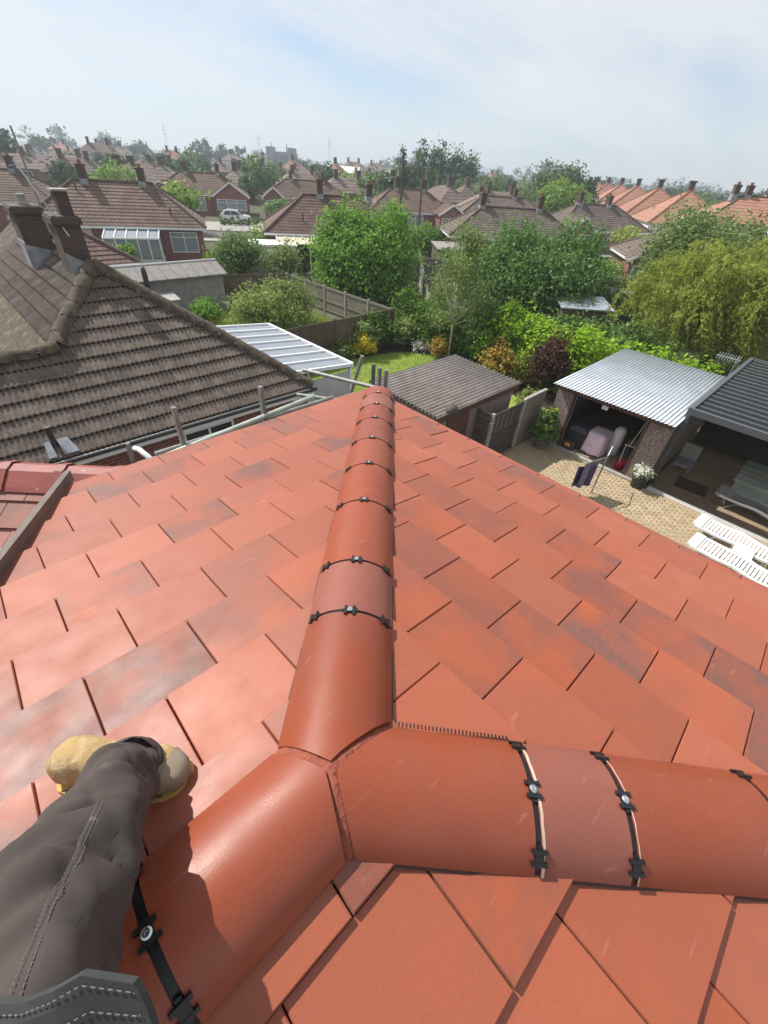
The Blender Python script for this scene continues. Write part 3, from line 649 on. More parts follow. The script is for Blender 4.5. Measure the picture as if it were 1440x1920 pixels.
# ------------------------------------------------------------------ roofer's leg, kneeling beside the ridge
per = thing('person', 'roofer in dark work trousers and tan boots, one leg resting on the red roof', 'person', (-.12, .62, 6.19))
ctr = [(-.122, .640, 6.285), (-.138, .612, 6.320), (-.158, .575, 6.36), (-.19, .505, 6.42), (-.222, .435, 6.485), (-.247, .365, 6.55), (-.265, .29, 6.615), (-.30, .18, 6.655), (-.38, .02, 6.66), (-.46, -.16, 6.64), (-.52, -.34, 6.62)]
rad = [.060, .068, .077, .085, .091, .095, .097, .104, .105, .112, .12]
def smooth_path(pts, rs, k=6):
    P = np.array(pts); out_, ro = [], []
    for i in range(len(P) - 1):
        p0, p1, p2, p3 = P[max(i - 1, 0)], P[i], P[i + 1], P[min(i + 2, len(P) - 1)]
        for j in range(k):
            t = j / k; out_.append(.5 * ((2 * p1) + (-p0 + p2) * t + (2 * p0 - 5 * p1 + 4 * p2 - p3) * t * t + (-p0 + 3 * p1 - 3 * p2 + p3) * t ** 3)); ro.append(rs[i] + (rs[i + 1] - rs[i]) * t)
    out_.append(P[-1]); ro.append(rs[-1]); return out_, ro
def limb(pts, rs, nseg=44, folds=1.0, k=9):
    path, ro = smooth_path(pts, rs, k); mb = MB(); vs = []; nP = len(path); ref = Vector((.72, -.68, .1))
    for i in range(nP):
        d = Vector(path[min(i + 1, nP - 1)]) - Vector(path[max(i - 1, 0)]); d.normalize(); a = (ref - d * ref.dot(d)).normalized(); b = d.cross(a)
        for j in range(nseg):
            t = 2 * math.pi * j / nseg; sN = i / k
            f = .05 * math.sin(3 * t + sN * 1.7) + .035 * math.sin(5 * t - sN * 2.6 + 1) + .04 * math.sin(sN * 4.6 + 1.6 * math.sin(t + .8)) * (1 + math.sin(t)) * .7 + .022 * math.sin(sN * 9.5 + 2.3 * math.sin(t * 2)) + .014 * math.sin(sN * 15 + 4 * math.sin(t + 2))
            cr_ = abs(math.sin(sN * 2.9 + 1.9 * math.sin(t * 1.0 + .4) + .6 * math.sin(2 * t))) ; f += -.075 * (1 - cr_) ** 3 - .05 * (1 - abs(math.sin(sN * 1.7 - 2.4 * math.sin(t + 1.9)))) ** 4
            vs.append(Vector(path[i]) + (a * math.cos(t) + b * math.sin(t)) * ro[i] * (1 + folds * f))
    fs = [(i * nseg + j, i * nseg + (j + 1) % nseg, (i + 1) * nseg + (j + 1) % nseg, (i + 1) * nseg + j) for i in range(nP - 1) for j in range(nseg)]
    mb.add(vs, fs); return mb, vs, nseg
mb, legv, lseg = limb(ctr, rad, 72, 1.35, 14); leg = mb.build('trouser_leg', 'trousers', per, smooth=True)
# hem turned in at the boot
mb = MB(); e0 = legv[:lseg]; c0 = sum(e0, Vector()) / lseg; e1 = [q + (c0 - q) * .12 + Vector((.008, .012, -.012)) for q in e0]; e2 = [c0 + (q - c0) * .8 + Vector((0, 0, .03)) for q in e0]
mb.add(e0 + e1 + e2, [(r_ * lseg + j, (r_ + 1) * lseg + j, (r_ + 1) * lseg + (j + 1) % lseg, r_ * lseg + (j + 1) % lseg) for r_ in (0, 1) for j in range(lseg)]).build('hem', 'trousers', per, smooth=True)
# patch pocket and stitched seams lying on the trouser leg
def on_leg(i, j, off=.004):
    q = legv[int(round(i)) * lseg + int(round(j)) % lseg]; r0 = int(round(i)) * lseg; c_ = sum(legv[r0:r0 + lseg], Vector()) / lseg; return q + (q - c_).normalized() * off
def facing():   # ring index that looks up towards the sky-left of the camera
    best = 0
    for j in range(lseg):
        q = legv[62 * lseg + j]; r0 = 62 * lseg; c_ = sum(legv[r0:r0 + lseg], Vector()) / lseg; n_ = (q - c_).normalized()
        if n_.dot(Vector((.35, -.25, .9))) > (legv[62 * lseg + best] - c_).normalized().dot(Vector((.35, -.25, .9))): best = j
    return best
j0 = facing()
rows = list(range(50, 100, 2)); mbp = MB(); vs = []; nj = 14
for i in rows:
    for k in range(nj + 1): vs.append(on_leg(i, j0 - 13 + k, .005 if 0 < k < nj and i not in (rows[0], rows[-1]) else .001))
mbp.add(vs, [(a * (nj + 1) + k, a * (nj + 1) + k + 1, (a + 1) * (nj + 1) + k + 1, (a + 1) * (nj + 1) + k) for a in range(len(rows) - 1) for k in range(nj)]).build('knee_patch', 'trousers_patch', per, smooth=True)
for offs in (0, 1):
    seam = [on_leg(i, j0 + 1.0 - offs, .0055) for i in range(51, 98)]
    for k in range(0, len(seam) - 1, 1): pass
    mb = MB()
    for k in range(len(seam) - 1):
        for f0, f1 in ((.05, .4), (.55, .9)): mb.tube([seam[k].lerp(seam[k + 1], f0), seam[k].lerp(seam[k + 1], f1)], .0006, 5)
    mb.build('stitching', 'thread', per)
# boot
FX = Vector((.67, -.72, .155)).normalized(); FZ = Vector((0, math.sin(TH), math.cos(TH))); FY = FZ.cross(FX).normalized(); FZ = FX.cross(FY)
heel = Vector((-.250, .776, 6.172 + .003))
def boot_pt(x, y, z): return heel + FX * (x * 1.06) + FY * (y * 1.0) + FZ * (z * .9)
prof = [(-.012, .022, .00, .075), (.0, .036, .0, .10), (.03, .043, .0, .125), (.07, .043, .0, .13), (.11, .043, .0, .118), (.15, .046, .0, .098), (.19, .051, .0, .086), (.23, .052, .0, .078), (.262, .046, .0, .066), (.285, .032, .004, .05), (.295, .012, .012, .036)]
mb = MB(); vs = []; nb = 18
for x, hw, zb_, zt in prof:
    for k in range(nb):
        t = 2 * math.pi * k / nb; cy_, sz = math.cos(t), math.sin(t); e = .62
        yy = hw * math.copysign(abs(cy_) ** e, cy_); z_ = (zb_ + zt) / 2 + (zt - zb_) / 2 * math.copysign(abs(sz) ** e, sz) * 1.; vs.append(boot_pt(x, yy * (1 + .03 * math.sin(x * 90 + t * 2)), .016 + z_))
n_ = len(prof); fs = [(i * nb + k, i * nb + (k + 1) % nb, (i + 1) * nb + (k + 1) % nb, (i + 1) * nb + k) for i in range(n_ - 1) for k in range(nb)] + [tuple(range(nb))[::-1], tuple(range((n_ - 1) * nb, n_ * nb))]
boot = mb.add(vs, fs).build('boot', 'boot_leather', per, smooth=True)
mb = MB(); ol = [(x, hw + .007) for x, hw, _, _ in prof]; poly = [boot_pt(x, h, .02) for x, h in ol] + [boot_pt(x, -h, .02) for x, h in ol[::-1]]
mb.slab(poly, .024, -FZ).build('sole', 'boot_sole', boot)
mb = MB(); vs = []
for x, hw, zb_, zt in [(.262, .0485, 0, .069), (.274, .042, 0, .062), (.288, .034, .002, .053), (.30, .013, .01, .038)]:
    for k in range(nb): t = 2 * math.pi * k / nb; cy_, sz = math.cos(t), math.sin(t); vs.append(boot_pt(x, hw * math.copysign(abs(cy_) ** .62, cy_), .017 + (zb_ + zt) / 2 + (zt - zb_) / 2 * math.copysign(abs(sz) ** .62, sz)))
mb.add(vs, [(i * nb + k, i * nb + (k + 1) % nb, (i + 1) * nb + (k + 1) % nb, (i + 1) * nb + k) for i in range(3) for k in range(nb)] + [tuple(range(3 * nb, 4 * nb))]).build('toe_guard', 'boot_toe', boot, smooth=True)
mb = MB(); mb.tube([boot_pt(.02, -.046, .03), boot_pt(.10, -.052, .034), boot_pt(.19, -.058, .034), boot_pt(.262, -.05, .034)], .003, 5); mb.tube([boot_pt(.02, .046, .03), boot_pt(.10, .052, .034), boot_pt(.19, .058, .034), boot_pt(.262, .05, .034)], .003, 5); mb.tube([boot_pt(.155, -.05, .05), boot_pt(.15, -.03, .098), boot_pt(.148, 0, .116), boot_pt(.15, .03, .098), boot_pt(.155, .05, .05)], .0022, 5); mb.build('welt_seam', 'dark_wood', boot, smooth=True)
# stitched corner of the tool pouch hanging over the knee
top = [Vector(q) for q in ((-.235, .235, 6.832), (-.18, .188, 6.862), (-.152, .172, 6.884), (-.132, .163, 6.896), (-.107, .130, 6.897), (-.110, .118, 6.893))]
low = [Vector(q) for q in ((-.255, .15, 6.79), (-.21, .115, 6.81), (-.18, .10, 6.82), (-.16, .085, 6.83), (-.140, .062, 6.842), (-.128, .06, 6.85))]
NF = (top[3] - low[3]).cross(top[4] - top[1]).normalized(); NF = NF if NF.z > 0 else -NF
mb = MB(); vs = []; K = 8
for d_ in (0, -.006):
    for i in range(len(top)):
        for k in range(K + 1): f = k / K; vs.append(top[i].lerp(low[i], f) + NF * (d_ + .008 * math.sin(f * 2.6 + i * .7)))
w = K + 1; h = len(top) * w; fs = []
for i in range(len(top) - 1):
    for k in range(K): q = i * w + k; fs += [(q, q + 1, q + w + 1, q + w), (h + q, h + q + w, h + q + w + 1, h + q + 1)]
    q = i * w; fs.append((q, q + w, h + q + w, h + q))
q = (len(top) - 1) * w
for k in range(K): fs.append((q + k, q + k + 1, h + q + k + 1, h + q + k))
mb.add(vs, fs).build('tool_pouch', 'denim', per, smooth=False)
for fr in (.06, .26):
    mb = MB(); seam = []
    for i in range(len(top)):
        q = top[i].lerp(low[i], fr) + NF * (.0015 + .008 * math.sin(fr * 2.6 + i * .7)); seam.append(q)
    seam = seam[:-1] if fr < .2 else seam[:-1]
    end = top[-1].lerp(low[-1], .9) + NF * .012
    seam.append(seam[-1] + (top[-1] - seam[-1]) * .15); 
    for a, b in zip(seam[:-1], seam[1:]):
        L_ = (b - a).length; m_n = max(1, int(L_ / .006))
        for k in range(m_n): mb.tube([a.lerp(b, (k + .1) / m_n), a.lerp(b, (k + .65) / m_n)], .0005, 5)
    mb.build('stitching', 'thread', per)

# ------------------------------------------------------------------ next-door bungalow with weathered brown tiles
NX, NY, NZ = 2.85, 12.83, 5.2; EX, EY, EZ = 6.46, 9.28, 2.56
SL = (NZ - EZ) / (NY - EY)
nb_ = thing('bungalow', 'brown tiled bungalow next door with two old brick chimneys on its ridge', 'house', (2.5, 14, 0))
WY, WZ = 11.2, NZ - SL * (NY - 11.2)
GA, TWD = .345, .302
def wave(t): return .027 * (math.sin(2 * math.pi * (t * 3 + .1)) * .5 + .5)
def pan_tile(frame, a0, b0, blen, lim, slope, origin, step=.05, seg=12, amp=1.):
    """one tile with three rolls; lim(a) gives the plan offset at which the hip cuts it"""
    A, B_ = frame; vs = []; n_ = 0; k_ = math.cos(math.atan(slope)); pl = blen * k_
    cols = []
    for i in range(seg + 1):
        a = a0 + TWD * .985 * i / seg; bt = max(b0, lim(a))
        if bt >= b0 + pl - .01: continue
        cols.append((i, a, bt))
    if len(cols) < 3: return None
    for i, a, bt in cols:
        for b, l in ((bt, .0), (b0 + pl, 1.)):
            f = (b - b0) / pl; hgt = amp * wave(i / seg) + .012 + step * f; base = A * (a - a0) + B_ * (b - b0) + Vector((0, 0, -slope * (b - b0) + hgt)); vs.append(base)
        vs.append(vs[-1] - Vector((0, 0, .03)))
    fs = [];
    for i in range(len(cols) - 1): q = 3 * i; fs += [(q, q + 1, q + 4, q + 3), (q + 1, q + 2, q + 5, q + 4)]
    if (A.cross(B_)).z > 0: fs = fs
    else: fs = [f[::-1] for f in fs]
    return MB().add(vs, fs), len(cols) == seg + 1 and all(abs(c[2] - b0) < 1e-6 for c in cols)
count = 0; stuffmb = MB(); pieces = []
frF = (Vector((1, 0, 0)), Vector((0, -1, 0))); frL = (Vector((0, 1, 0)), Vector((-1, 0, 0)))
pl = GA * math.cos(math.atan(SL))
def lim_front(x):   # plan distance from the ridge line y=NY at which the slope starts
    if x > NX: return x - NX
    if x > NX - (NY - WY): return NX - x
    return NY - WY
nrow = int(round((NY - EY) / pl)); pl = (NY - EY) / nrow; GA = pl / math.cos(math.atan(SL))
fullF = None; fullL = None
for r_ in range(nrow - 1, -1, -1):
    b0 = r_ * pl; x = -1.2 + (.15 if r_ % 2 else 0)
    while x < NX + b0 + pl:
        q = pan_tile(frF, x, b0, GA, lim_front, SL, None)
        if q: pieces.append((q, frF, Vector((x, NY - b0, NZ - SL * b0)), 'F'))
        x += TWD
for r_ in range(0, 6):
    b0 = r_ * pl; y = NY - b0 - pl
    while y < 19.5:
        q = pan_tile(frL, y, b0, GA, (lambda y_: max(0, NY - y_)), SL, None, .075, 12, 1.7)
        if q: pieces.append((q, frL, Vector((NX - b0, y, NZ - SL * b0)), 'L'))
        y += TWD
pieces.sort(key=lambda p_: p_[2].y + (1.5 if p_[3] == 'L' else 0))
shared = {}
for (mb, isf), fr, loc, kd in pieces:
    if count < 298:
        if isf and kd in shared: me = shared[kd]
        else:
            me = mb.mesh('roof_tile', M['brown_tile'], False)
            if isf: shared[kd] = me
        o = inst(me, 'roof_tile', nb_, loc - Vector((2.5, 14, 0))); o.rotation_euler = (random.uniform(-.006, .006), random.uniform(-.006, .006), random.uniform(-.004, .004)); o.location.z += random.uniform(-.003, .003); count += 1
    else: stuffmb.add([Vector(q) + loc for q in mb.v], mb.f)
if stuffmb.v: stuffmb.build('roof_tile_field', 'brown_tile', nb_, kind='stuff')
# under-slopes so nothing shows through, and the slopes turned away
mb = MB(); dz = Vector((0, 0, -.03)); HP = Vector((NX - (NY - WY), WY, WZ))
apex = Vector((NX, NY, NZ)); back = Vector((NX, 22, NZ)); wl = Vector((-4, WY, WZ)); e_l = Vector((-4, EY, EZ)); e_r = Vector((EX, EY, EZ)); e_rb = Vector((EX, 22, EZ))
mb.add([apex + dz, HP + dz, wl + dz, e_l + dz, e_r + dz], [(0, 1, 2, 3, 4)]); mb.add([apex + dz, e_r + dz, e_rb + dz, back + dz], [(0, 1, 2, 3)])
lb = Vector((NX - 3.6, 22, EZ)); lf = Vector((NX - 3.6, NY - 1.0, EZ))
mb.add([apex + dz, back + dz, lb + dz, lf + dz, HP + dz], [(0, 1, 2, 3, 4)]); mb.add([HP + dz, wl + dz, Vector((-4, 14, EZ)) + dz, Vector((NX - 3.6, 14, EZ)) + dz], [(0, 1, 2, 3)])
mb.build('roof_deck', 'moss_cap', nb_)
def capping(pts, r=.145, m='moss_cap', piece=.42):
    for a, b in zip(pts[:-1], pts[1:]):
        a, b = Vector(a), Vector(b); n_ = max(1, int((b - a).length / piece))
        for k in range(n_):
            p0, p1 = a.lerp(b, k / n_), a.lerp(b, (k + .985) / n_); d = (p1 - p0).normalized(); s_ = d.cross(Vector((0, 0, 1))).normalized(); up = s_.cross(d); mb = MB(); vs = []
            for e in (0, .33, .66, 1):
                for j in range(9):
                    t = -R(100) + R(200) * j / 8; q = p0.lerp(p1, e); rr = r * (1 + .07 * math.sin(k * 7.7 + j * 2.9 + e * 5)) * (1.05 if e > .9 else 1); vs.append(q + s_ * (rr * math.sin(t) * 1.12) + up * (rr * math.cos(t)))
            mb.add(vs, [(9 * e + j, 9 * e + j + 1, 9 * e + 10 + j, 9 * e + 9 + j) for e in range(3) for j in range(8)]).build('hip_tile', m, nb_, smooth=True)
up_ = Vector((0, 0, .02))
capping([e_r + up_ + Vector((-.05, .05, 0)), apex + up_]); capping([apex + up_, HP + up_ + Vector((.25, .28, .2))]); capping([HP + up_ + Vector((.25, .28, .2)), HP + up_ + Vector((.1, .02, .05)), HP + Vector((-.3, -.05, .02)), Vector((-1.4, WY, WZ)) + up_])
capping([Vector((NX, NY + 1.1, NZ)) + up_, Vector((NX, 15.4, NZ)) + up_], .12, 'clay'); capping([Vector((NX, 16.7, NZ)) + up_, Vector((NX, 21.8, NZ)) + up_])
mb = MB(); mb.span((-4, EY + .45, 0), (EX - .45, 21, 2.4)); mb.build('wall', 'brick', nb_)
mb = MB(); mb.span((-4, EY + .05, 2.34), (EX, EY + .08, 2.56)); mb.span((EX - .04, EY + .08, 2.34), (EX, 21, 2.56)); mb.build('fascia', 'upvc', nb_)
mb = MB(); mb.span((-4, EY + .08, 2.33), (EX - .04, EY + .46, 2.345)); mb.build('soffit', 'upvc', nb_)
mb = MB(); mb.tube([(-4, EY, 2.52), (EX + .05, EY, 2.50)], .05, 8); mb.build('gutter', 'charcoal', nb_)
mb = MB(); mb.span((-4, EY - .06, 2.555), (EX - .2, EY - .03, 2.585)); mb.build('gutter_lip', 'grey_metal', nb_)
mb = MB(); mb.tube([(EX - .1, EY, 2.48), (EX - .1, EY + .38, 2.2), (EX - .1, EY + .38, 0)], .036, 8); mb.build('downpipe', 'charcoal', nb_, smooth=True)
# window in the brick wall
def window(parent, x0, x1, z0, z1, y, div=1, m='pane_light', depth=.05, top=0., sgn=-1):
    f = MB(); t_ = .055
    f.span((x0, y, z0), (x1, y + sgn * depth, z0 + t_)); f.span((x0, y, z1 - t_), (x1, y + sgn * depth, z1)); f.span((x0, y, z0 + t_), (x0 + t_, y + sgn * depth, z1 - t_)); f.span((x1 - t_, y, z0 + t_), (x1, y + sgn * depth, z1 - t_))
    for k in range(1, div): xx = x0 + (x1 - x0) * k / div; f.span((xx - t_ / 2, y, z0 + t_), (xx + t_ / 2, y + sgn * depth, z1 - t_))
    if top: f.span((x0 + t_, y, z1 - top), (x1 - t_, y + sgn * depth * .9, z1 - top + t_ * .8))
    fo = f.build('window', 'upvc', parent, local=True)
    MB().span((x0 + t_ * .6, y + sgn * .004, z0 + t_ * .6), (x1 - t_ * .6, y + sgn * .02, z1 - t_ * .6)).build('pane', m, fo, local=True)
    return fo
nl = Vector((2.5, 14, 0))
window(nb_, 2.85 - nl.x, 4.15 - nl.x, 1.05, 2.15, EY + .45 - nl.y, 2, 'dark_window')
# chimneys of the bungalow
def chimney(parent, c, w, d, z0, z1, m='old_brick', cap='sooty', pot=None, flash=True, local=False):
    mb = MB(); mb.span((c[0] - w / 2, c[1] - d / 2, z0), (c[0] + w / 2, c[1] + d / 2, z1)); st = mb.build('chimney', m, parent, local=local)
    mb = MB(); mb.span((c[0] - w / 2 - .05, c[1] - d / 2 - .05, z1 - .16), (c[0] + w / 2 + .05, c[1] + d / 2 + .05, z1 - .03)); q = mb.build('chimney_cap', m, st, local=local)
    mb = MB(); mb.slab([(c[0] - w / 2 - .02, c[1] - d / 2 - .02, z1), (c[0] + w / 2 + .02, c[1] - d / 2 - .02, z1 - .01), (c[0] + w / 2 + .03, c[1] + d / 2 + .02, z1), (c[0] - w / 2 - .02, c[1] + d / 2 + .02, z1 + .02)], .05); mb.build('flaunching', cap, st, local=local)
    if pot:
        for p_ in pot: MB().lathe((c[0] + p_[0], c[1] + p_[1], z1), [(p_[2] * 1.1, 0), (p_[2], .05), (p_[2] * .85, p_[3]), (p_[2] * 1.05, p_[3] + .02), (p_[2] * .7, p_[3] + .03)], 10).build('chimney_pot', p_[4] if len(p_) > 4 else 'clay', st, smooth=True, local=local)
    if flash:
        mb = MB(); mb.span((c[0] - w / 2 - .012, c[1] - d / 2 - .012, z0), (c[0] + w / 2 + .012, c[1] + d / 2 + .012, z0 + .55)); mb.build('lead_flashing', 'lead', st, local=local)
    return st
st = chimney(nb_, (2.69, 13.55), .50, .68, 4.6, 6.12, flash=False)
mb = MB(); mb.span((2.66, 13.32, 6.10), (2.92, 13.60, 6.56)); mb.build('flue_stack', 'old_brick', st); mb = MB(); mb.span((2.62, 13.28, 6.56), (2.96, 13.64, 6.60)); mb.build('flue_slab', 'concrete', st)
mb = MB(); mb.slab([(2.44, 13.155, 5.42), (3.08, 13.155, 5.05), (3.08, 13.155, 4.75), (2.44, 13.155, 4.75)], .02, Vector((0, 1, 0))); mb.slab([(2.46, 13.15, 5.42), (2.46, 13.95, 5.42), (2.46, 13.95, 4.75), (2.46, 13.15, 4.75)], .02, Vector((1, 0, 0))); mb.build('lead_flashing', 'lead', st)
st2 = chimney(nb_, (2.40, 16.0), .62, .72, 4.5, 6.10, flash=False, pot=[(.05, 0, .11, .2, 'concrete')])
mb = MB(); mb.slab([(2.07, 15.62, 5.35), (2.07, 16.4, 5.35), (2.07, 16.4, 4.7), (2.07, 15.62, 4.7)], .02, Vector((1, 0, 0))); mb.slab([(2.05, 15.625, 5.3), (2.75, 15.625, 5.1), (2.75, 15.625, 4.7), (2.05, 15.625, 4.7)], .02, Vector((0, 1, 0))); mb.build('lead_flashing', 'lead', st2)
# aerial pole on the far chimney, little vent pipe on the slope
mb = MB(); mb.tube([(2.63, 13.12, 5.75), (2.25, 13.9, 7.05)], .018, 6); mb.tube([(2.1, 13.7, 6.95), (2.4, 14.1, 6.98)], .01, 5); o = mb.build('aerial_pole', 'grey_metal', nb_)
mb = MB(); q0 = Vector((.42, 9.55, EZ + SL * (9.55 - EY))); mb.tube([q0 - Vector((0, 0, .1)), q0 + Vector((0, 0, .42))], .055, 10); mb.build('vent_pipe', 'charcoal', nb_)
mb = MB(); sl_ = lambda x, y: EZ + SL * (y - EY) + .098
mb.slab([(.22, 9.30, sl_(0, 9.30)), (.36, 9.30, sl_(0, 9.30)), (.36, 9.58, sl_(0, 9.58)), (.26, 9.58, sl_(0, 9.58))], .01); mb.slab([(.48, 9.30, sl_(0, 9.30)), (.74, 9.30, sl_(0, 9.30)), (.66, 9.58, sl_(0, 9.58)), (.48, 9.58, sl_(0, 9.58))], .01); mb.build('lead_flashing', 'lead', nb_)

# ---- glazed canopy at the back of the bungalow
cp = thing('canopy', 'white framed glazed canopy at the back of the brown tiled bungalow', 'canopy', (7.6, 12.7, 0))
x0, x1, y0, y1 = 6.5, 8.62, 10.25, 15.3; zc = lambda x: 2.62 - (x - x0) * .10
mb = MB(); 
for yy in (y0, y1): mb.beam((x0, yy, zc(x0) + .02), (x1, yy, zc(x1) + .02), .07, .10)
mb.beam((x1, y0, zc(x1)), (x1, y1, zc(x1)), .09, .16); mb.build('frame', 'upvc', cp)
for k in range(1, 7): yy = y0 + (y1 - y0) * k / 7; mb = MB(); mb.beam((x0, yy, zc(x0) + .03), (x1, yy, zc(x1) + .03), .06, .07); mb.build('glazing_bar', 'upvc', cp)
for k in range(7):
    ya, yb = y0 + (y1 - y0) * k / 7 + .03, y0 + (y1 - y0) * (k + 1) / 7 - .03; mb = MB(); mb.slab([(x0, ya, zc(x0) + .012), (x1 - .02, ya, zc(x1) + .012), (x1 - .02, yb, zc(x1) + .012), (x0, yb, zc(x0) + .012)], .016); mb.build('roof_sheet', 'sheet_opal', cp)
for q in ((8.55, 10.3), (8.55, 12.7), (8.55, 15.2), (6.9, 10.3)): mb = MB(); mb.box((q[0], q[1], 1.17), (.08, .08, 2.34)); mb.build('post', 'upvc', cp)
mb = MB(); mb.span((6.95, 10.28, .05), (8.5, 10.30, 2.25)); mb.build('side_screen', 'frosted', cp)
mb = MB(); mb.span((6.95, 10.26, 1.05), (8.5, 10.32, 1.12)); mb.build('rail', 'upvc', cp)

# ------------------------------------------------------------------ scaffold at the eaves
def tube_thing(name, label, cat, pts, r, m, group=None):
    o = MB().tube(pts, r, 10).build(name, m, smooth=False, loc=pts[0]); return tag(o, label, cat, group)
G = 'scaffold tubes around the eaves'
tube_thing('scaffold_tube', 'pale green scaffold tube running along beside the red eaves', 'scaffolding', [(.62, 3.22, 5.50), (2.28, 3.3, 5.585)], .0242, 'green_tube', G)
tube_thing('scaffold_tube', 'grey scaffold tube below the pale green one', 'scaffolding', [(.75, 3.42, 5.44), (2.6, 3.42, 5.44)], .0242, 'galv', G)
tag(MB().span((.62, 3.30, 5.33), (3.0, 3.52, 5.37)).build('scaffold_board', 'plank', loc=(1.8, 3.4, 5.33)), 'grey timber scaffold board lying along the eaves', 'scaffold board')
for (px_, zt, lb) in ((.955, 5.85, 'weathered upright post beside the eaves nearer the vent pipe'), (1.715, 5.83, 'weathered upright post beside the eaves nearer the ridge end')):
    tag(MB().span((px_ - .017, 3.28, 3.4), (px_ + .017, 3.32, zt)).build('scaffold_post', 'plank', loc=(px_, 3.3, 3.4)), lb, 'post', 'timber posts by the eaves')
tube_thing('scaffold_tube', 'short grey scaffold tube poking out past the ridge end, higher of the two', 'scaffolding', [(3.0, 4.55, 5.30), (3.34, 3.52, 5.33)], .0242, 'galv', G)
tube_thing('scaffold_tube', 'short grey scaffold tube poking out past the ridge end, lower of the two', 'scaffolding', [(2.75, 4.35, 5.10), (3.2, 3.62, 5.13)], .0242, 'galv', G)
tube_thing('scaffold_tube', 'slanting scaffold tube behind the ridge end', 'scaffolding', [(3.2, 3.95, 4.9), (3.35, 3.80, 5.63)], .0242, 'galv', G)
tube_thing('scaffold_tube', 'dark upright scaffold tube behind the ridge end', 'scaffolding', [(3.35, 3.60, 0.), (3.35, 3.60, 5.59)], .0242, 'charcoal_beam', G)
tube_thing('scaffold_tube', 'pale upright scaffold tube at the tip of the hip', 'scaffolding', [(3.32, 3.46, 0.), (3.32, 3.46, 5.60)], .0242, 'galv', G)
tube_thing('scaffold_tube', 'pale upright scaffold tube at the tip of the hip, right of its twin', 'scaffolding', [(3.35, 3.38, 0.), (3.35, 3.38, 5.59)], .0242, 'galv', G)
sp = thing('soil_pipe', 'white plastic waste pipe elbow by the brick wall of the house', 'pipe', (.66, 3.2, 5.3))
MB().tube([(.585, 3.22, 5.655), (.60, 3.18, 5.66), (.63, 3.1, 5.62), (.66, 3.02, 5.55)], .02, 10).build('pipe', 'upvc', sp, smooth=True)
MB().tube([(.55, 3.30, 5.40), (.56, 3.28, 5.68)], .016, 8).build('clamp', 'plank', sp)

# ------------------------------------------------------------------ corrugated shed behind the hip
sh = thing('shed', 'pebbledashed shed with a brown corrugated sheet roof behind the ridge end', 'shed', (10.6, 7.8, 0))
zs = lambda x, y: 2.16 + (y - 6.4) * .03
corrugated(8.45, 12.6, 6.38, 9.2, zs, .147, .040, 'x', 8).build('roof_sheet', 'asbestos', sh, smooth=True)
mb = MB(); mb.span((8.6, 6.55, 0), (12.4, 9.05, 2.06)); mb.build('wall', 'pebbledash', sh)
mb = MB(); mb.span((8.5, 6.42, 1.98), (12.5, 6.50, 2.12)); mb.build('fascia', 'dark_wood', sh)
mb = MB(); mb.tube([(8.45, 9.22, zs(0, 9.2)), (12.6, 9.22, zs(0, 9.2))], .045, 7); mb.build('edge_capping', 'charcoal', sh)
mb = MB(); mb.span((9.05, 6.5, .02), (10.05, 6.53, 1.95)); mb.build('door', 'dark_wood', sh)
for k in range(9): mb = MB(); mb.lathe((8.9 + k * .42, 6.9 + (k * 37 % 19) * .11, zs(0, 7.5) + .03), [(.03, 0), (.022, .02), (.005, .028)], 6); mb.build('roofing_bolt', 'sooty', sh)
tag(MB().lathe((9.05, 6.45, 2.12), [(.02, .0), (.16, .01), (.19, .1), (.15, .22), (.05, .27)], 12).build('roof_cowl', 'sooty', smooth=True, loc=(9.05, 6.45, 2.12)), 'rounded stone coloured cowl at the near edge of the corrugated shed', 'cowl')

# ------------------------------------------------------------------ fence and gate between shed and garage
fc = thing('panel_fence', 'concrete panel fence with posts joining the pebbledashed garage', 'fence', (12.2, 6.0, 0))
mb = MB(); mb.span((12.32, 5.97, 0), (13.66, 6.03, 1.8)); mb.build('panel', 'grey_fence', fc); mb = MB(); mb.span((12.32, 5.95, 1.8), (13.66, 6.05, 1.84)); mb.build('coping', 'concrete', fc)
for xx, t_ in ((12.27, 1.84), (10.55, 1.84)): mb = MB(); mb.box((xx, 5.98, t_ / 2), (.09, .09, t_)); mb.build('post', 'concrete', fc)
gt = thing('garden_gate', 'dark boarded double gate between the concrete posts', 'gate', (11.4, 6.02, 0))
for k in range(6): xx = 10.64 + k * .268; mb = MB(); mb.span((xx, 6.0, .06), (xx + .25, 6.025, 1.74)); mb.build('board', 'gate_paint', gt)
mb = MB(); mb.span((10.62, 5.965, 1.68), (12.22, 5.998, 1.78)); mb.span((10.62, 5.965, .95), (12.22, 5.998, 1.05)); mb.span((10.62, 5.965, .1), (12.22, 5.998, .2)); mb.build('rail', 'gate_paint', gt)
for xx in (10.9, 11.17, 11.44, 11.7): mb = MB(); mb.span((xx - .012, 5.985, 1.08), (xx + .012, 5.998, 1.66)); mb.build('beading', 'grey_metal', gt)
gs = thing('side_gate', 'weathered louvred side gate beside the boarded double gate', 'gate', (10.55, 6.4, 0))
for k in range(9): mb = MB(); mb.span((10.50, 6.06, .15 + k * .18), (10.53, 6.62, .30 + k * .18)); mb.build('slat', 'wood_fence', gs)
mb = MB(); mb.span((10.48, 6.04, 1.76), (10.56, 6.64, 1.82)); mb.span((10.48, 6.60, 0), (10.56, 6.66, 1.78)); mb.build('frame', 'wood_fence', gs)
tube_thing('steel_post', 'capped grey steel tube standing in front of the dark gate', 'post', [(10.35, 5.9, 0), (10.35, 5.9, 1.62)], .05, 'galv')
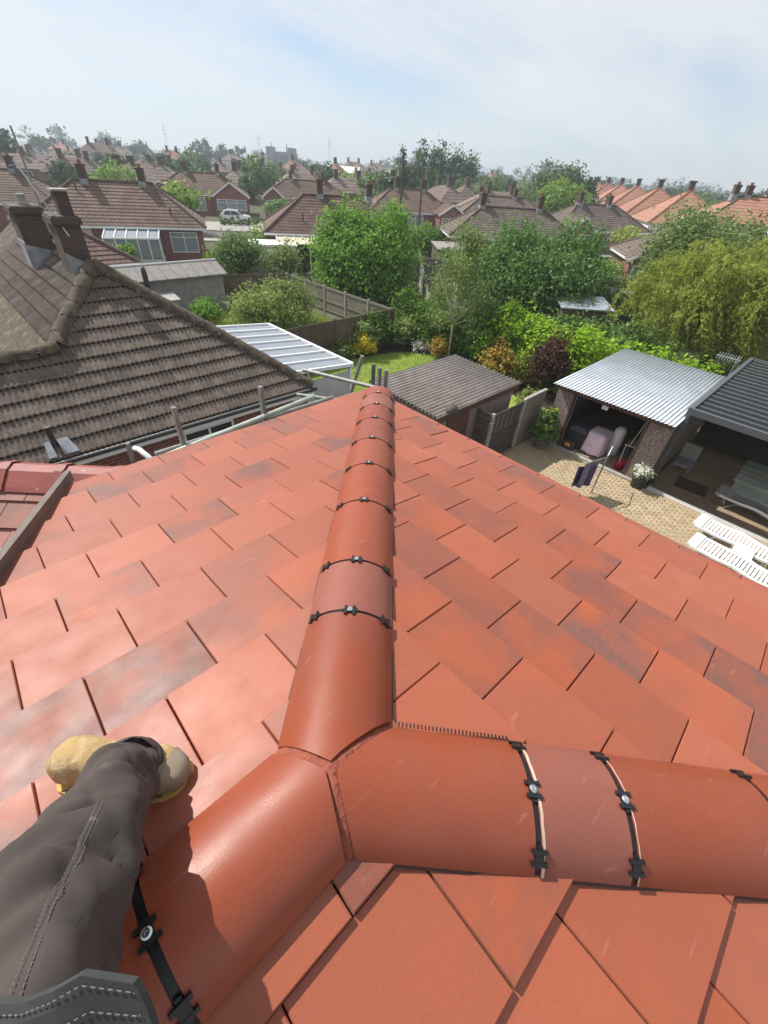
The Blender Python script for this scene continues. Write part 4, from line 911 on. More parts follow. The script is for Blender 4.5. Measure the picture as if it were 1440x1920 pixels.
tag(MB().span((10.03, 6.62, 0), (10.11, 6.68, 2.0)).build('concrete_post', 'concrete', loc=(10.07, 6.65, 0)), 'slim concrete post against the corrugated shed wall', 'post')
pc = thing('potted_conifer', 'yellow tipped conifer in a grey pot beside the garage', 'plant', (13.1, 5.4, 0))
MB().lathe((13.1, 5.4, 0), [(.15, 0), (.19, .02), (.24, .36), (.26, .36), (.26, .41), (.22, .41), (.21, .36)], 16).build('pot', 'grey_pot', pc, smooth=True)
add_crown('foliage', pc, leaf_cloud([(13.1, 5.4, .62, .42, .42, .22), (13.12, 5.42, .95, .34, .34, .2), (13.1, 5.4, 1.25, .25, .25, .2)], 2600, .05, .07, fill=.3, up=.9), 'leaf_mid')
add_crown('new_growth', pc, leaf_cloud([(13.14, 5.38, 1.5, .2, .2, .08), (13.1, 5.42, 1.2, .25, .25, .07), (13.1, 5.4, .9, .3, .3, .05)], 420, .04, .05, fill=.2, up=1.2), 'leaf_conifer')
MB().tube([(13.1, 5.4, .35), (13.1, 5.4, 1.4)], [.03, .01], 6).build('stem', 'bark', pc)

# ------------------------------------------------------------------ pebbledashed garage with an open front
ga = thing('garage', 'pebbledashed garage with grey corrugated roof and open wide doorway', 'garage', (16.2, 3.8, 0))
gx0, gx1, gy0, gy1 = 13.66, 18.6, 2.0, 5.6; zg = lambda x, y: 2.24 + (x - 13.3) * .012
corrugated(13.3, 18.9, 1.93, 5.68, zg, .115, .019, 'x', 6).build('roof_sheet', 'steel_sheet', ga, smooth=True)
JL, JR_ = 4.98, 2.68
def wallbox(a, b, m='pebbledash', n_='wall'): mb = MB(); mb.span(a, b); return mb.build(n_, m, ga)
wallbox((gx0, JL + .06, 0), (gx0 + .14, gy1, 2.2)); wallbox((gx0, gy0, 0), (gx0 + .14, JR_ - .06, 2.2)); wallbox((gx0 + .14, gy1 - .14, 0), (gx1, gy1, 2.2)); wallbox((gx0 + .14, gy0, 0), (gx1, gy0 + .14, 2.2)); wallbox((gx1 - .14, gy0 + .14, 0), (gx1, gy1 - .14, 2.2), 'render_white')
wallbox((gx0 - .01, JL, .1), (gx0 + .12, JL + .06, 2.0), 'dark_wood', 'door_jamb'); wallbox((gx0 - .01, JR_ - .06, .1), (gx0 + .12, JR_, 2.0), 'dark_wood', 'door_jamb'); wallbox((gx0 - .012, JR_ - .06, 2.0), (gx0 + .12, JL + .06, 2.10), 'dark_wood', 'lintel')
wallbox((13.36, gy0 - .03, 2.10), (13.42, gy1 + .03, 2.215), 'dark_wood', 'fascia'); wallbox((13.42, gy0 - .03, 2.1), (13.66, gy1 + .03, 2.12), 'dark_wood', 'soffit')
wallbox((gx0 - .14, JR_ - .1, .04), (gx0 + .02, JL + .1, .10), 'render_white', 'threshold'); wallbox((gx0 + .14, gy0 + .14, .02), (gx1 - .14, gy1 - .14, .06), 'brown_slab', 'floor')
mb = MB(); mb.box((13.60, 3.95, 2.0), (.12, .14, .10)); mb.box((13.55, 3.95, 1.97), (.05, .18, .13)); mb.build('floodlight', 'white_plastic', ga)
for yy in (JL - .03, JR_ + .03): mb = MB(); mb.tube([(gx0 + .05, yy, .15), (gx0 + .08, yy, 1.95)], .008, 5); mb.build('door_track', 'grey_metal', ga)
mb = MB(); mb.tube([(gx0 + .1, JR_ + .05, 1.95), (gx0 + .35, JR_ + .25, .9)], .008, 5); mb.build('door_cable', 'white_plastic', ga)
# things kept in the garage
ch = thing('tool_chest', 'black lidded storage chest inside the garage beside the pink cloth', 'chest', (14.3, 4.62, .06))
MB().span((14.0, 4.32, .08), (14.6, 4.92, .70)).build('body', 'charcoal', ch); MB().span((13.98, 4.30, .70), (14.62, 4.94, .78)).build('lid', 'charcoal_beam', ch); MB().span((14.06, 4.38, .785), (14.1, 4.86, .80)).build('handle', 'grey_metal', ch)
tbx = thing('tool_box', 'low dark box with an orange label inside the garage doorway', 'box', (13.85, 4.72, .06))
MB().span((13.76, 4.5, .06), (13.95, 4.93, .36)).build('body', 'dark_wood', tbx); MB().span((13.752, 4.62, .18), (13.759, 4.80, .29)).build('label', 'yellow_label', tbx)
def cloth_over(name, label, cat, c, d, m, seed):
    g = np.random.default_rng(seed); mb = MB(); vs = []; n_ = 28; prof = [(0, 1.), (.5, 1.005), (.93, .995), (1.0, .95), (1.04, .7), (1.1, .4), (1.16, .12)]
    for i, (f, h) in enumerate(prof):
        for k in range(n_):
            t = 2 * math.pi * k / n_; e = .35; cx_, sy_ = math.copysign(abs(math.cos(t)) ** e, math.cos(t)), math.copysign(abs(math.sin(t)) ** e, math.sin(t)); fold = 1 + (.06 * math.sin(k * 2.1 + seed) + .03 * math.sin(k * 3.7)) * max(0, i - 3) / 3
            vs.append((c[0] + d[0] / 2 * f * cx_ * fold, c[1] + d[1] / 2 * f * sy_ * fold, c[2] + d[2] * h + .012 * math.sin(k * 1.7 + i)))
    mb.add(vs, [(i * n_ + k, i * n_ + (k + 1) % n_, (i + 1) * n_ + (k + 1) % n_, (i + 1) * n_ + k) for i in range(len(prof) - 1) for k in range(n_)])
    return tag(mb.build(name, m, smooth=True, loc=c), label, cat)
cloth_over('dust_sheet', 'pale pink sheet draped over a machine inside the garage', 'sheet', (14.35, 3.98, .06), (.75, .62, .80), 'pink_cloth', 3)
mb = MB(); mb.lathe((14.75, 3.52, .06), [(.16, 0), (.2, .05), (.19, .9), (.12, 1.0), (.03, 1.02)], 14); tag(mb.build('water_heater', 'white_paint', smooth=True, loc=(14.75, 3.52, .06)), 'tall rounded white cylinder standing behind the pink sheet', 'cylinder')
rb = thing('mop_bucket', 'red plastic bucket with a mop handle in the garage doorway', 'bucket', (13.95, 2.95, .06))
MB().lathe((13.95, 2.95, .06), [(.12, 0), (.16, .27), (.175, .27), (.175, .30), (.15, .30), (.11, .03)], 16).build('bucket', 'red_plastic', rb, smooth=True); MB().tube([(13.9, 2.97, .2), (14.3, 3.1, .75)], .012, 6).build('mop_handle', 'upvc', rb)
tb = thing('folding_table', 'small grey folding table by the right wall of the garage', 'table', (14.45, 2.92, .06))
MB().span((14.2, 2.7, .80), (14.75, 3.12, .83)).build('table_top', 'grey_metal', tb)
for q in ((14.24, 2.74), (14.24, 3.08), (14.7, 2.74), (14.7, 3.08)): MB().tube([(q[0], q[1], .06), (q[0] + .05, q[1], .8)], .012, 6).build('leg', 'grey_metal', tb)
# flower tub at the garage corner
tu = thing('flower_tub', 'dark planter tub of white flowers at the garage corner', 'planter', (13.42, 2.12, .05))
MB().lathe((13.42, 2.12, .05), [(.17, 0), (.19, .02), (.23, .42), (.25, .42), (.25, .47), (.21, .47), (.2, .42)], 16).build('tub', 'charcoal', tu, smooth=True)
add_crown('flowers', tu, leaf_cloud([(13.42, 2.12, .62, .26, .26, .14)], 900, .035, .05, fill=.6, up=.8), 'flower_white'); add_crown('foliage', tu, leaf_cloud([(13.42, 2.12, .56, .26, .26, .14)], 900, .045, .06, fill=.3), 'leaf_sallow')
# folded parasol / airer with purple and mauve cloths
ai = thing('clothes_airer', 'rotary clothes line with hanging purple and mauve towels on the patio', 'clothes airer', (11.95, 2.9, 0))
MB().tube([(11.95, 2.9, 0), (11.95, 2.9, 1.35)], .022, 8).build('pole', 'galv', ai); MB().tube([(11.95, 2.9, 1.3), (12.75, 3.08, 1.28)], .014, 6).build('arm', 'upvc', ai); MB().tube([(11.95, 2.9, 1.3), (11.12, 3.18, 1.26)], .014, 6).build('arm', 'galv', ai)
def towel(a, b, drop, m, seed):
    a, b = Vector(a), Vector(b); mb = MB(); vs = []; n_ = 16; nn = (b - a).cross(Vector((0, 0, 1))).normalized()
    for j in range(7):
        for i in range(n_ + 1): f = i / n_; vs.append(a.lerp(b, f) + Vector((0, 0, -drop * j / 6 * (1 - .25 * abs(f - .5)))) + nn * (.035 * math.sin(f * 15 + seed) * (j / 6 + .2)))
    for j in range(7):
        for i in range(n_ + 1): vs.append(vs[j * (n_ + 1) + i] + nn * .006)
    w = n_ + 1; h = 7 * w; fs = []
    for j in range(6):
        for i in range(n_): q = j * w + i; fs += [(q, q + 1, q + w + 1, q + w), (h + q, h + q + w, h + q + w + 1, h + q + 1)]
    mb.add(vs, fs).build('towel', m, ai, smooth=True)
towel((11.95, 3.02, 1.28), (11.2, 3.16, 1.22), .85, 'mauve_cloth', 1); towel((11.75, 2.98, 1.05), (11.15, 3.3, 1.10), .75, 'purple_cloth', 3)

# ------------------------------------------------------------------ dark roofed pergola
pg = thing('pergola', 'charcoal framed pergola with a black panelled roof beside the garage', 'pergola', (17.5, -.5, 0))
pz = 2.56; px0, px1, py0, py1 = 13.98, 21.0, -4.0, 1.97
mb = MB(); mb.span((px0, py1 - .12, pz - .22), (px1, py1, pz + .06)); mb.build('side_beam', 'charcoal_beam', pg); mb = MB(); mb.span((px0, py0, pz - .13), (px0 + .10, py1 - .12, pz + .05)); mb.build('front_beam', 'charcoal_beam', pg); mb = MB(); mb.span((px1 - .12, py0, pz - .2), (px1, py1 - .12, pz + .05)); mb.build('back_beam', 'charcoal_beam', pg)
nr = 17
for k in range(nr + 1): xx = px0 + .13 + (px1 - px0 - .28) * k / nr; mb = MB(); mb.span((xx - .011, py0, pz - .02), (xx + .011, py1 - .125, pz + .02)); mb.build('rib', 'galv', pg)
for k in range(nr):
    xa = px0 + .13 + (px1 - px0 - .28) * k / nr + .019; xb = px0 + .13 + (px1 - px0 - .28) * (k + 1) / nr - .019; mb = MB(); mb.slab([(xa, py0, pz - .012), (xb, py0, pz - .008), (xb, py1 - .125, pz - .008), (xa, py1 - .125, pz - .012)], .012); mb.build('roof_panel', 'dark_sheet', pg)
for q in ((14.05, 1.88), (20.9, 1.88), (14.05, -3.9), (20.9, -3.9)): mb = MB(); mb.box((q[0], q[1], 1.17), (.11, .11, 2.34)); mb.build('post', 'charcoal_beam', pg)
for k in range(4):
    ya = 1.80 - k * 1.42; mb = MB(); mb.span((13.72, ya - 1.40, .10), (13.728, ya, 2.3)); mb.build('glass_panel', 'smoked_glass', pg)
mb = MB(); mb.span((13.66, py0, .03), (13.70, 1.85, .07)); mb.span((13.745, py0, .03), (13.785, 1.85, .07)); mb.span((13.58, py0, .03), (13.62, 1.85, .06)); mb.build('floor_track', 'render_white', pg)
bw_ = thing('garden_wall', 'low brown brick wall at the back of the covered terrace', 'wall', (18.4, -1, 0))
MB().span((18.3, -4, .03), (18.5, 1.9, 1.0)).build('masonry', 'old_brick', bw_); MB().span((18.25, -4, 1.0), (18.55, 1.9, 1.06)).build('coping', 'concrete', bw_)
an = thing('tv_aerial', 'pale television aerial standing behind the pergola roof', 'aerial', (20.2, 2.2, 0))
MB().tube([(20.2, 2.2, 0), (20.2, 2.2, 2.75)], .02, 6).build('mast', 'grey_metal', an); MB().tube([(20.2, 2.9, 2.6), (20.2, 2.1, 2.6)], .014, 6).build('boom', 'grey_metal', an)
for k in range(9): MB().tube([(20.05, 2.15 + k * .085, 2.52), (20.35, 2.15 + k * .085, 2.7)], .007, 5).build('element', 'grey_metal', an)

# loungers
def lounger(label, loc, rz, m, back=.62, group='white sun loungers'):
    t = thing('sun_lounger', label, 'sun lounger', loc, rz, group)
    for sx in (-.31, .31):
        mb = MB(); pts_ = [(sx, -.02 - .19 * q, .33 + .035 * math.sin(max(0, q - 3.5) * 1.1)) for q in range(11)]
        for qa, qb in zip(pts_[:-1], pts_[1:]): mb.beam(qa, qb, .085, .055)
        mb.build('side_rail', m, t, local=True)
    for k in range(14): y = -.72 - k * .085; mb = MB(); mb.box((0, y, .315 + .035 * math.sin(k * .5 + .6)), (.56, .060, .02)); mb.build('seat_slat', m, t, local=True)
    mb = MB(); mb.box((0, -.06, .36), (.66, .22, .06)); mb.build('head_panel', m, t, local=True)
    for k in range(6): y = -.2 - k * .085; mb = MB(); mb.box((0, y, .35 - k * .004), (.56, .060, .02)); mb.build('back_slat', m, t, local=True)
    for y in (-.35, -1.55):
        for sx in (-1, 1): mb = MB(); mb.tube([(sx * .29, y + .12, .30), (sx * .30, y, .03), (sx * .29, y - .22, .29)], .022, 7); mb.build('leg', m, t, smooth=True, local=True)
    return t
lounger('white slatted sun lounger nearer the glass track', (12.55, .22, .05), R(-4), 'white_plastic')
lounger('white slatted sun lounger nearest the red roof edge', (11.55, .05, .05), R(-4), 'white_plastic')
lounger('white slatted sun lounger in the shade under the pergola, beside the covered table', (14.75, .25, .03), R(-3), 'grey_shaded_plastic')  # white lounger coloured grey: pergola shade is put into the plastic
stb = thing('side_table', 'low white plastic side table between the two sunlit loungers', 'table', (12.08, -.95, .05))
mb = MB(); mb.box((12.08, -.95, .40), (.5, .44, .03)); mb.build('table_top', 'white_plastic', stb)
for sx in (-.2, .2):
    for sy in (-.17, .17): mb = MB(); mb.box((12.08 + sx, -.95 + sy, .215), (.05, .05, .34)); mb.build('leg', 'white_plastic', stb)
cv_ = thing('covered_table', 'long table under a grey green cover beneath the pergola', 'table', (15.5, -.6, .03))
for k in range(3): xa = 15.0 + k * .56; MB().span((xa, -2.2, .68), (xa + .54, .12, .76)).build('cover_panel', 'cover_green', cv_)
MB().span((15.05, -2.15, .30), (16.6, .05, .68)).build('cover_skirt', 'cover_green', cv_)
for q in ((15.15, -.05), (16.5, -.05), (15.15, -2.0), (16.5, -2.0)): MB().span((q[0] - .04, q[1] - .04, .03), (q[0] + .04, q[1] + .04, .3)).build('leg', 'grey_shaded_plastic', cv_)
fl = thing('folded_chair', 'folded garden chair with blue cushion against the garage side wall', 'chair', (15.6, 1.55, .03))
MB().box((15.45, 1.5, .42), (.55, .5, .10)).build('seat', 'blue_cloth', fl); MB().box((15.85, 1.55, .66), (.10, .5, .55)).build('backrest', 'grey_shaded_plastic', fl)
for q in ((15.25, 1.3), (15.25, 1.72), (15.75, 1.3), (15.75, 1.72)): MB().tube([(q[0], q[1], .03), (q[0], q[1], .4)], .015, 6).build('leg', 'grey_metal', fl)
tag(MB().box((14.9, .95, .04), (.75, .9, .015), rz=.1).build('door_mat', 'charcoal', loc=(14.9, .95, .03)), 'dark square mat on the terrace under the pergola', 'mat')

# ------------------------------------------------------------------ gardens beyond: sheds, fences
gsd = thing('block_shed', 'long grey rendered shed with a felted roof behind the brown tiled bungalow', 'shed', (9.8, 27.7, 0))
MB().span((5.2, 26.75, 0), (12.45, 28.7, 2.0)).build('wall', 'render_grey', gsd)
MB().slab([(5.0, 26.5, 1.98), (12.65, 26.5, 1.98), (12.65, 27.75, 2.5), (5.0, 27.75, 2.5)], .05).build('roof_slope', 'shed_felt', gsd)
MB().slab([(5.0, 27.76, 2.5), (12.65, 27.76, 2.5), (12.65, 29.0, 1.98), (5.0, 29.0, 1.98)], .05).build('roof_slope', 'shed_felt', gsd)
MB().tube([(5.0, 27.75, 2.52), (12.65, 27.75, 2.52)], .05, 6).build('ridge_strip', 'white_paint', gsd)
for k in range(1, 13): MB().beam((5.0 + k * .6, 26.5, 2.0), (5.0 + k * .6, 27.73, 2.515), .03, .03).build('felt_lap', 'shed_felt', gsd)
MB().add([(12.45, 26.75, 2.0), (12.45, 28.7, 2.0), (12.45, 27.73, 2.46)], [(0, 1, 2)]).build('gable', 'render_grey', gsd)
tag(MB().tube([(8.0, 26.2, 1.4), (8.0, 26.2, 2.55), (8.0, 26.2, 2.7)], [.13, .13, .08], 10).build('flue_pipe', 'charcoal', smooth=True, loc=(8.0, 26.2, 1.4)), 'short black flue pipe in front of the felted shed roof', 'flue')
MBx = MB(); MBx.slab([(8.1, 25.2, 1.25), (9.2, 25.2, 1.25), (9.2, 26.2, 1.4), (8.1, 26.2, 1.4)], .05); MBx.span((8.2, 25.3, 0), (9.1, 26.1, 1.25)); tag(MBx.build('coal_bunker', 'concrete', loc=(8.7, 25.7, 0)), 'small concrete bunker in front of the grey rendered shed', 'bunker')
for i, (x, y, sc_) in enumerate(((10.6, 25.9, 1.0), (11.1, 26.3, .85))):
    g = np.random.default_rng(40 + i); mb = MB(); vs = []; n_ = 12
    for j, (r_, z_) in enumerate(((.25, 0), (.36, .12), (.34, .32), (.2, .5), (.1, .58), (.16, .7))):
        for k in range(n_): t = 2 * math.pi * k / n_; rr = r_ * sc_ * (1 + .25 * (g.random() - .5)); vs.append((x + rr * math.cos(t), y + rr * math.sin(t), z_ * sc_))
    mb.add(vs, [(j * n_ + k, j * n_ + (k + 1) % n_, (j + 1) * n_ + (k + 1) % n_, (j + 1) * n_ + k) for j in range(5) for k in range(n_)] + [tuple(range(n_))[::-1]])
    tag(mb.build('rubbish_sack', 'white_bag', loc=(x, y, 0)), ['larger knotted white sack on the ground by the shed', 'smaller knotted white sack behind the larger one'][i], 'sack', 'white sacks')
def fence(name, label, a, b, h, pm, n, posts='concrete', rails=True):
    a, b = Vector((*a, 0)), Vector((*b, 0)); t = thing(name, label, 'fence', (a + b) / 2)
    d = (b - a).normalized(); nn = Vector((-d.y, d.x, 0))
    for k in range(n):
        p0, p1 = a.lerp(b, k / n) + d * .05, a.lerp(b, (k + 1) / n) - d * .05
        mb = MB(); mb.beam(p0 + Vector((0, 0, .30 + (h - .3) / 2)), p1 + Vector((0, 0, .30 + (h - .3) / 2)), .03, h - .30); pn = mb.build('panel', pm, t)
        mb = MB()
        for hz in (.45, .5 * h + .1, h - .08):
            for sd in (-.032, .032): mb.beam(p0 + nn * sd + Vector((0, 0, hz)), p1 + nn * sd + Vector((0, 0, hz)), .03, .05)
        mb.build('rail', pm, pn)
        mb = MB(); mb.beam(p0 + Vector((0, 0, .15)), p1 + Vector((0, 0, .15)), .05, .28); mb.build('gravel_board', 'concrete' if posts == 'concrete' else pm, t)
    for k in range(n + 1): q = a.lerp(b, k / n); mb = MB(); mb.box((q.x, q.y, (h + .06) / 2), (.10, .10, h + .06)); mb.build('post', posts, t)
    return t
fence('back_fence', 'grey wooden panel fence with concrete posts across the sunny garden', (16.55, 16.45), (16.55, 26.2), 1.72, 'grey_fence', 5)
fence('side_fence', 'fence coloured dark for its shaded side, shading the lawn bed', (8.9, 16.38), (16.5, 16.38), 1.75, 'wood_fence', 4, 'wood_fence')  # shade on the near side is put into the darker wood tone
fence('rear_fence', 'dark fence in shade in front of the red shrub', (12.9, 27.6), (16.5, 26.3), 1.7, 'wood_fence', 2, 'wood_fence')
fence('far_fence', 'timber fence beside the conservatory garden', (12.4, 33.0), (18.8, 31.5), 1.5, 'grey_fence', 4, 'wood_fence')

# ------------------------------------------------------------------ bungalows along the road
def hip_roof(mb, L, Wd, ze, zr, n, gable=(False, False), step=.035):
    h, k = L / 2, Wd / 2; sl = (zr - ze) / k
    rl = [-(h - k) if not gable[0] else -h, (h - k) if not gable[1] else h]
    def lo(b): return rl[0] - (0 if gable[0] else b)
    def hi(b): return rl[1] + (0 if gable[1] else b)
    for sg in (-1, 1):
        for i in range(n):
            b0, b1 = k * i / n, k * (i + 1) / n; z0, z1 = zr - sl * b0, zr - sl * b1 + step
            q = [(lo(b0), sg * b0, z0), (hi(b0), sg * b0, z0), (hi(b1), sg * b1, z1), (lo(b1), sg * b1, z1), (lo(b1), sg * b1, z1 - step - .01), (hi(b1), sg * b1, z1 - step - .01)]
            f = [(0, 3, 2, 1), (3, 4, 5, 2)]; mb.add(q, f if sg < 0 else [t[::-1] for t in f])
    for e, sg in ((0, -1), (1, 1)):
        if gable[e]: continue
        for i in range(n):
            b0, b1 = k * i / n, k * (i + 1) / n; z0, z1 = zr - sl * b0, zr - sl * b1 + step; x0, x1 = rl[e] + sg * b0, rl[e] + sg * b1
            q = [(x0, -b0, z0), (x0, b0, z0), (x1, b1, z1), (x1, -b1, z1), (x1, -b1, z1 - step - .01), (x1, b1, z1 - step - .01)]
            f = [(0, 1, 2, 3), (3, 2, 5, 4)]; mb.add(q, f if sg < 0 else [t[::-1] for t in f])
    return rl
def bungalow(name, label, c, rz, L, Wd, zr, roof='brown_roof', ze=2.5, chim=(), wins=(), wing=None, wallm='brick', group=None, n=13, caps=True, gable=(False, False), gz=0.):
    t = thing(name, label, 'house', (c[0], c[1], gz), rz, group)
    mb = MB(); rl = hip_roof(mb, L, Wd, ze, zr, n, gable); rf = mb.build('roof', roof, t, local=True)
    if caps:
        mb = MB(); mb.tube([(rl[0], 0, zr + .03), (rl[1], 0, zr + .03)], .11, 6); h, k = L / 2, Wd / 2
        for e, sg in ((0, -1), (1, 1)):
            if gable[e]: continue
            for s2 in (-1, 1): mb.tube([(rl[e], 0, zr + .03), (sg * h, s2 * k, ze + .06)], .10, 6)
        mb.build('hip_capping', 'roof_cap', rf, local=True)
    mb = MB(); mb.span((-L / 2 + .4, -Wd / 2 + .4, 0), (L / 2 - .4, Wd / 2 - .4, ze - .02)); mb.build('wall', wallm, t, local=True)
    mb = MB()
    for a, b in (((-L / 2, -Wd / 2, ze - .17), (L / 2, -Wd / 2 + .05, ze)), ((-L / 2, Wd / 2 - .05, ze - .17), (L / 2, Wd / 2, ze)), ((-L / 2, -Wd / 2 + .05, ze - .17), (-L / 2 + .05, Wd / 2 - .05, ze)), ((L / 2 - .05, -Wd / 2 + .05, ze - .17), (L / 2, Wd / 2 - .05, ze))): mb.span(a, b)
    mb.span((-L / 2 + .05, -Wd / 2 + .05, ze - .17), (L / 2 - .05, Wd / 2 - .05, ze - .15)); mb.build('fascia', 'white_paint', t, local=True)
    for (a, hgt) in chim:
        st = chimney(t, (a, .1), .5, .85, zr - .5, zr + hgt, 'old_brick', 'sooty', [(0, -.2, .11, .22), (0, .2, .11, .22)], False, True)
        mb = MB(); mb.span((a - .28, -.36, zr - .48), (a + .28, .56, zr + .12)); mb.build('lead_flashing', 'lead', st, local=True)
    for w_ in wins: window(t, w_[0], w_[1], w_[2], w_[3], -Wd / 2 + .4, w_[4], w_[5] if len(w_) > 5 else 'dark_window', .07, .38)
    if wing:
        a0, a1, dep, zw = wing; y0 = -Wd / 2; am = (a0 + a1) / 2; k = (a1 - a0) / 2; sw = (zw - ze) / k; yb = -(zr - zw) / ((zr - ze) / (Wd / 2)); mb = MB()
        for sg in (-1, 1):
            for i in range(8):
                b0, b1 = k * i / 8, k * (i + 1) / 8; z0, z1 = zw - sw * b0 + .03, zw - sw * b1 + .06; yk0 = yb + (y0 - yb) * b0 / k; yk1 = yb + (y0 - yb) * b1 / k
                q = [(am + sg * b0, y0 - dep, z0), (am + sg * b0, yk0 + .1, z0), (am + sg * b1, yk1 + .1, z1), (am + sg * b1, y0 - dep, z1)]; mb.add(q, [(0, 1, 2, 3)] if sg > 0 else [(3, 2, 1, 0)])
        wr = mb.build('wing_roof', roof, t, local=True)
        MB().tube([(am, y0 - dep, zw + .05), (am, yb, zw + .05)], .10, 6).build('ridge_capping', 'roof_cap', wr, local=True)
        mb = MB(); mb.span((a0 + .3, y0 - dep + .25, 0), (a1 - .3, y0 + .5, ze - .02)); mb.add([(a0 + .3, y0 - dep + .25, ze - .02), (a1 - .3, y0 - dep + .25, ze - .02), (am, y0 - dep + .25, zw - .12)], [(0, 1, 2)]); mb.build('wing_wall', wallm, t, local=True)
        mb = MB(); mb.beam((a0, y0 - dep, ze - .05), (am, y0 - dep, zw), .06, .18); mb.beam((a1, y0 - dep, ze - .05), (am, y0 - dep, zw), .06, .18); mb.build('bargeboard', 'white_paint', t, local=True)
        window(t, a0 + .6, a1 - .6, .9, 2.2, y0 - dep + .25, 3, 'pane_light', .07, .4)
    return t
W2 = [(-4.6, -2.6, .9, 2.2, 2), (1.8, 4.2, .9, 2.2, 2)]
hA = bungalow('bungalow', 'brown roofed bungalow with two chimney shadows and a white conservatory', (13.74, 46.68), -.42, 13.1, 7.4, 5.12, chim=[(-2.0, 1.05), (2.2, 1.0)], wins=[(3.6, 5.7, .7, 2.15, 2, 'pane_light'), (-4.5, -3.1, 1.2, 2.1, 1)])
MB().span((-5.9, -3.36, .0), (-2.0, -3.31, 2.3)).build('rendered_wall', 'cream', hA, local=True)
cs = thing('conservatory', 'white framed lean-to conservatory on the back of the brown roofed bungalow', 'conservatory', (13.74, 46.68, 0), -.42)
def cz(y): return 2.32 - (-3.35 - y) * .16
MB().span((-1.0, -5.6, 0), (2.9, -3.35, .55)).build('base_wall', 'render_white', cs, local=True)
for k in range(6): x = -1.0 + k * .78; MB().beam((x, -5.65, cz(-5.65) + .03), (x, -3.32, cz(-3.32) + .03), .07, .07).build('roof_bar', 'upvc', cs, local=True); MB().span((x - .04, -5.64, .55), (x + .04, -5.56, cz(-5.6))).build('mullion', 'upvc', cs, local=True)
for k in range(5): x = -1.0 + k * .78; MB().slab([(x + .04, -5.65, cz(-5.65)), (x + .74, -5.65, cz(-5.65)), (x + .74, -3.33, cz(-3.33)), (x + .04, -3.33, cz(-3.33))], .012).build('roof_sheet', 'sheet_opal', cs, local=True); MB().span((x + .05, -5.61, .6), (x + .73, -5.59, 1.9)).build('pane', 'pane_light', cs, local=True)
MB().span((-1.05, -5.7, 1.9), (2.95, -5.6, 2.0)).build('eaves_beam', 'upvc', cs, local=True); MB().span((2.86, -5.6, .6), (2.9, -3.4, 1.95)).build('end_glazing', 'pane_light', cs, local=True); MB().span((2.84, -4.55, .55), (2.92, -4.47, 2.0)).build('mullion', 'upvc', cs, local=True)
hC = bungalow('bungalow', 'bungalow with a tall chimney and white patio door behind the leafy maple', (28.67, 37.22), -.52, 12.3, 7.4, 4.98, chim=[(-1.0, 1.15), (3.4, 1.0)], wins=[(-2.2, -.8, .5, 2.1, 1, 'pane_light'), (-4.4, -3.0, 1.1, 2.1, 1)])
vr = thing('veranda', 'cream sheeted veranda roof on the back of the bungalow behind the maple', 'veranda', (28.67, 37.22, 0), -.52)
for k in range(8): x = -5.2 + k * .72; MB().beam((x, -5.9, 2.05), (x, -3.5, 2.33), .06, .08).build('rafter', 'white_paint', vr, local=True)
for k in range(7): x = -5.2 + k * .72; MB().slab([(x + .04, -5.9, 2.04), (x + .68, -5.9, 2.04), (x + .68, -3.5, 2.31), (x + .04, -3.5, 2.31)], .015).build('roof_sheet', 'cream', vr, local=True)
for x in (-5.1, -2.6, -.2): MB().span((x - .05, -5.85, 0), (x + .05, -5.75, 2.0)).build('post', 'white_paint', vr, local=True)
ws = thing('garden_shed', 'white flat roofed garden building left of the veranda', 'shed', (21.2, 35.2, 0), -.5)
MB().span((-1.9, -1.2, 0), (1.6, 1.2, 1.95)).build('wall', 'render_white', ws, local=True); MB().span((-2.05, -1.4, 1.95), (1.75, 1.4, 2.08)).build('roof', 'white_paint', ws, local=True); window(ws, -.6, .8, 1.2, 1.6, -1.2, 2, 'dark_window', .05)
hE = bungalow('bungalow', 'grey brown bungalow with two chimneys behind the dark bushy tree', (45.06, 28.81), -.72, 13.5, 7.3, 4.72, 'grey_roof', chim=[(-3.2, 1.1), (2.6, 1.1)], wins=W2)
hE2 = bungalow('bungalow', 'grey brown bungalow roof peeping over its twin chimneyed neighbour', (63.5, 42.5), -.74, 13.5, 7.3, 4.75, 'grey_roof', chim=[(-3.4, 1.0), (1.5, 1.0)], wins=W2)
hB = bungalow('bungalow', 'brick bungalow with a gabled wing facing the parked white car', (35.65, 78.53), -.55, 13.2, 7.4, 4.91, chim=[(-2.0, 1.2), (2.6, 1.2)], wins=[(-5.4, -3.0, .7, 2.2, 2, 'pane_light'), (-1.6, .6, .5, 2.2, 2, 'pane_light')], wing=(1.9, 7.2, 2.4, 4.2))
hC2 = bungalow('bungalow', 'brown hipped bungalow roof just above the tall chimney bungalow', (50.5, 72.0), -.57, 14.2, 7.4, 4.7, chim=[(-2.5, 1.1), (2.6, 1.2)], wins=W2, wing=(-7.1, -3.6, 1.8, 3.8))
hD = bungalow('bungalow', 'brick fronted bungalow between the two tall telegraph poles', (53.78, 52.1), -.55, 12.4, 7.4, 4.88, chim=[(-1.7, 1.2), (2.2, 1.2)], wins=[(-3.6, -1.6, .7, 2.2, 2), (-.6, 1.6, .7, 2.2, 2, 'pane_light')], wing=(2.9, 7.0, 2.6, 3.7))
hF = bungalow('bungalow', 'grey brown bungalow beside the tall street lamp', (65.71, 29.83), -.55, 13., 7.4, 4.9, 'grey_roof', chim=[(-2.6, 1.2), (1.6, 1.0)], wins=[(-1.6, 1.0, .8, 2.2, 3)], wing=(-6.6, -2.8, 2.2, 3.9))
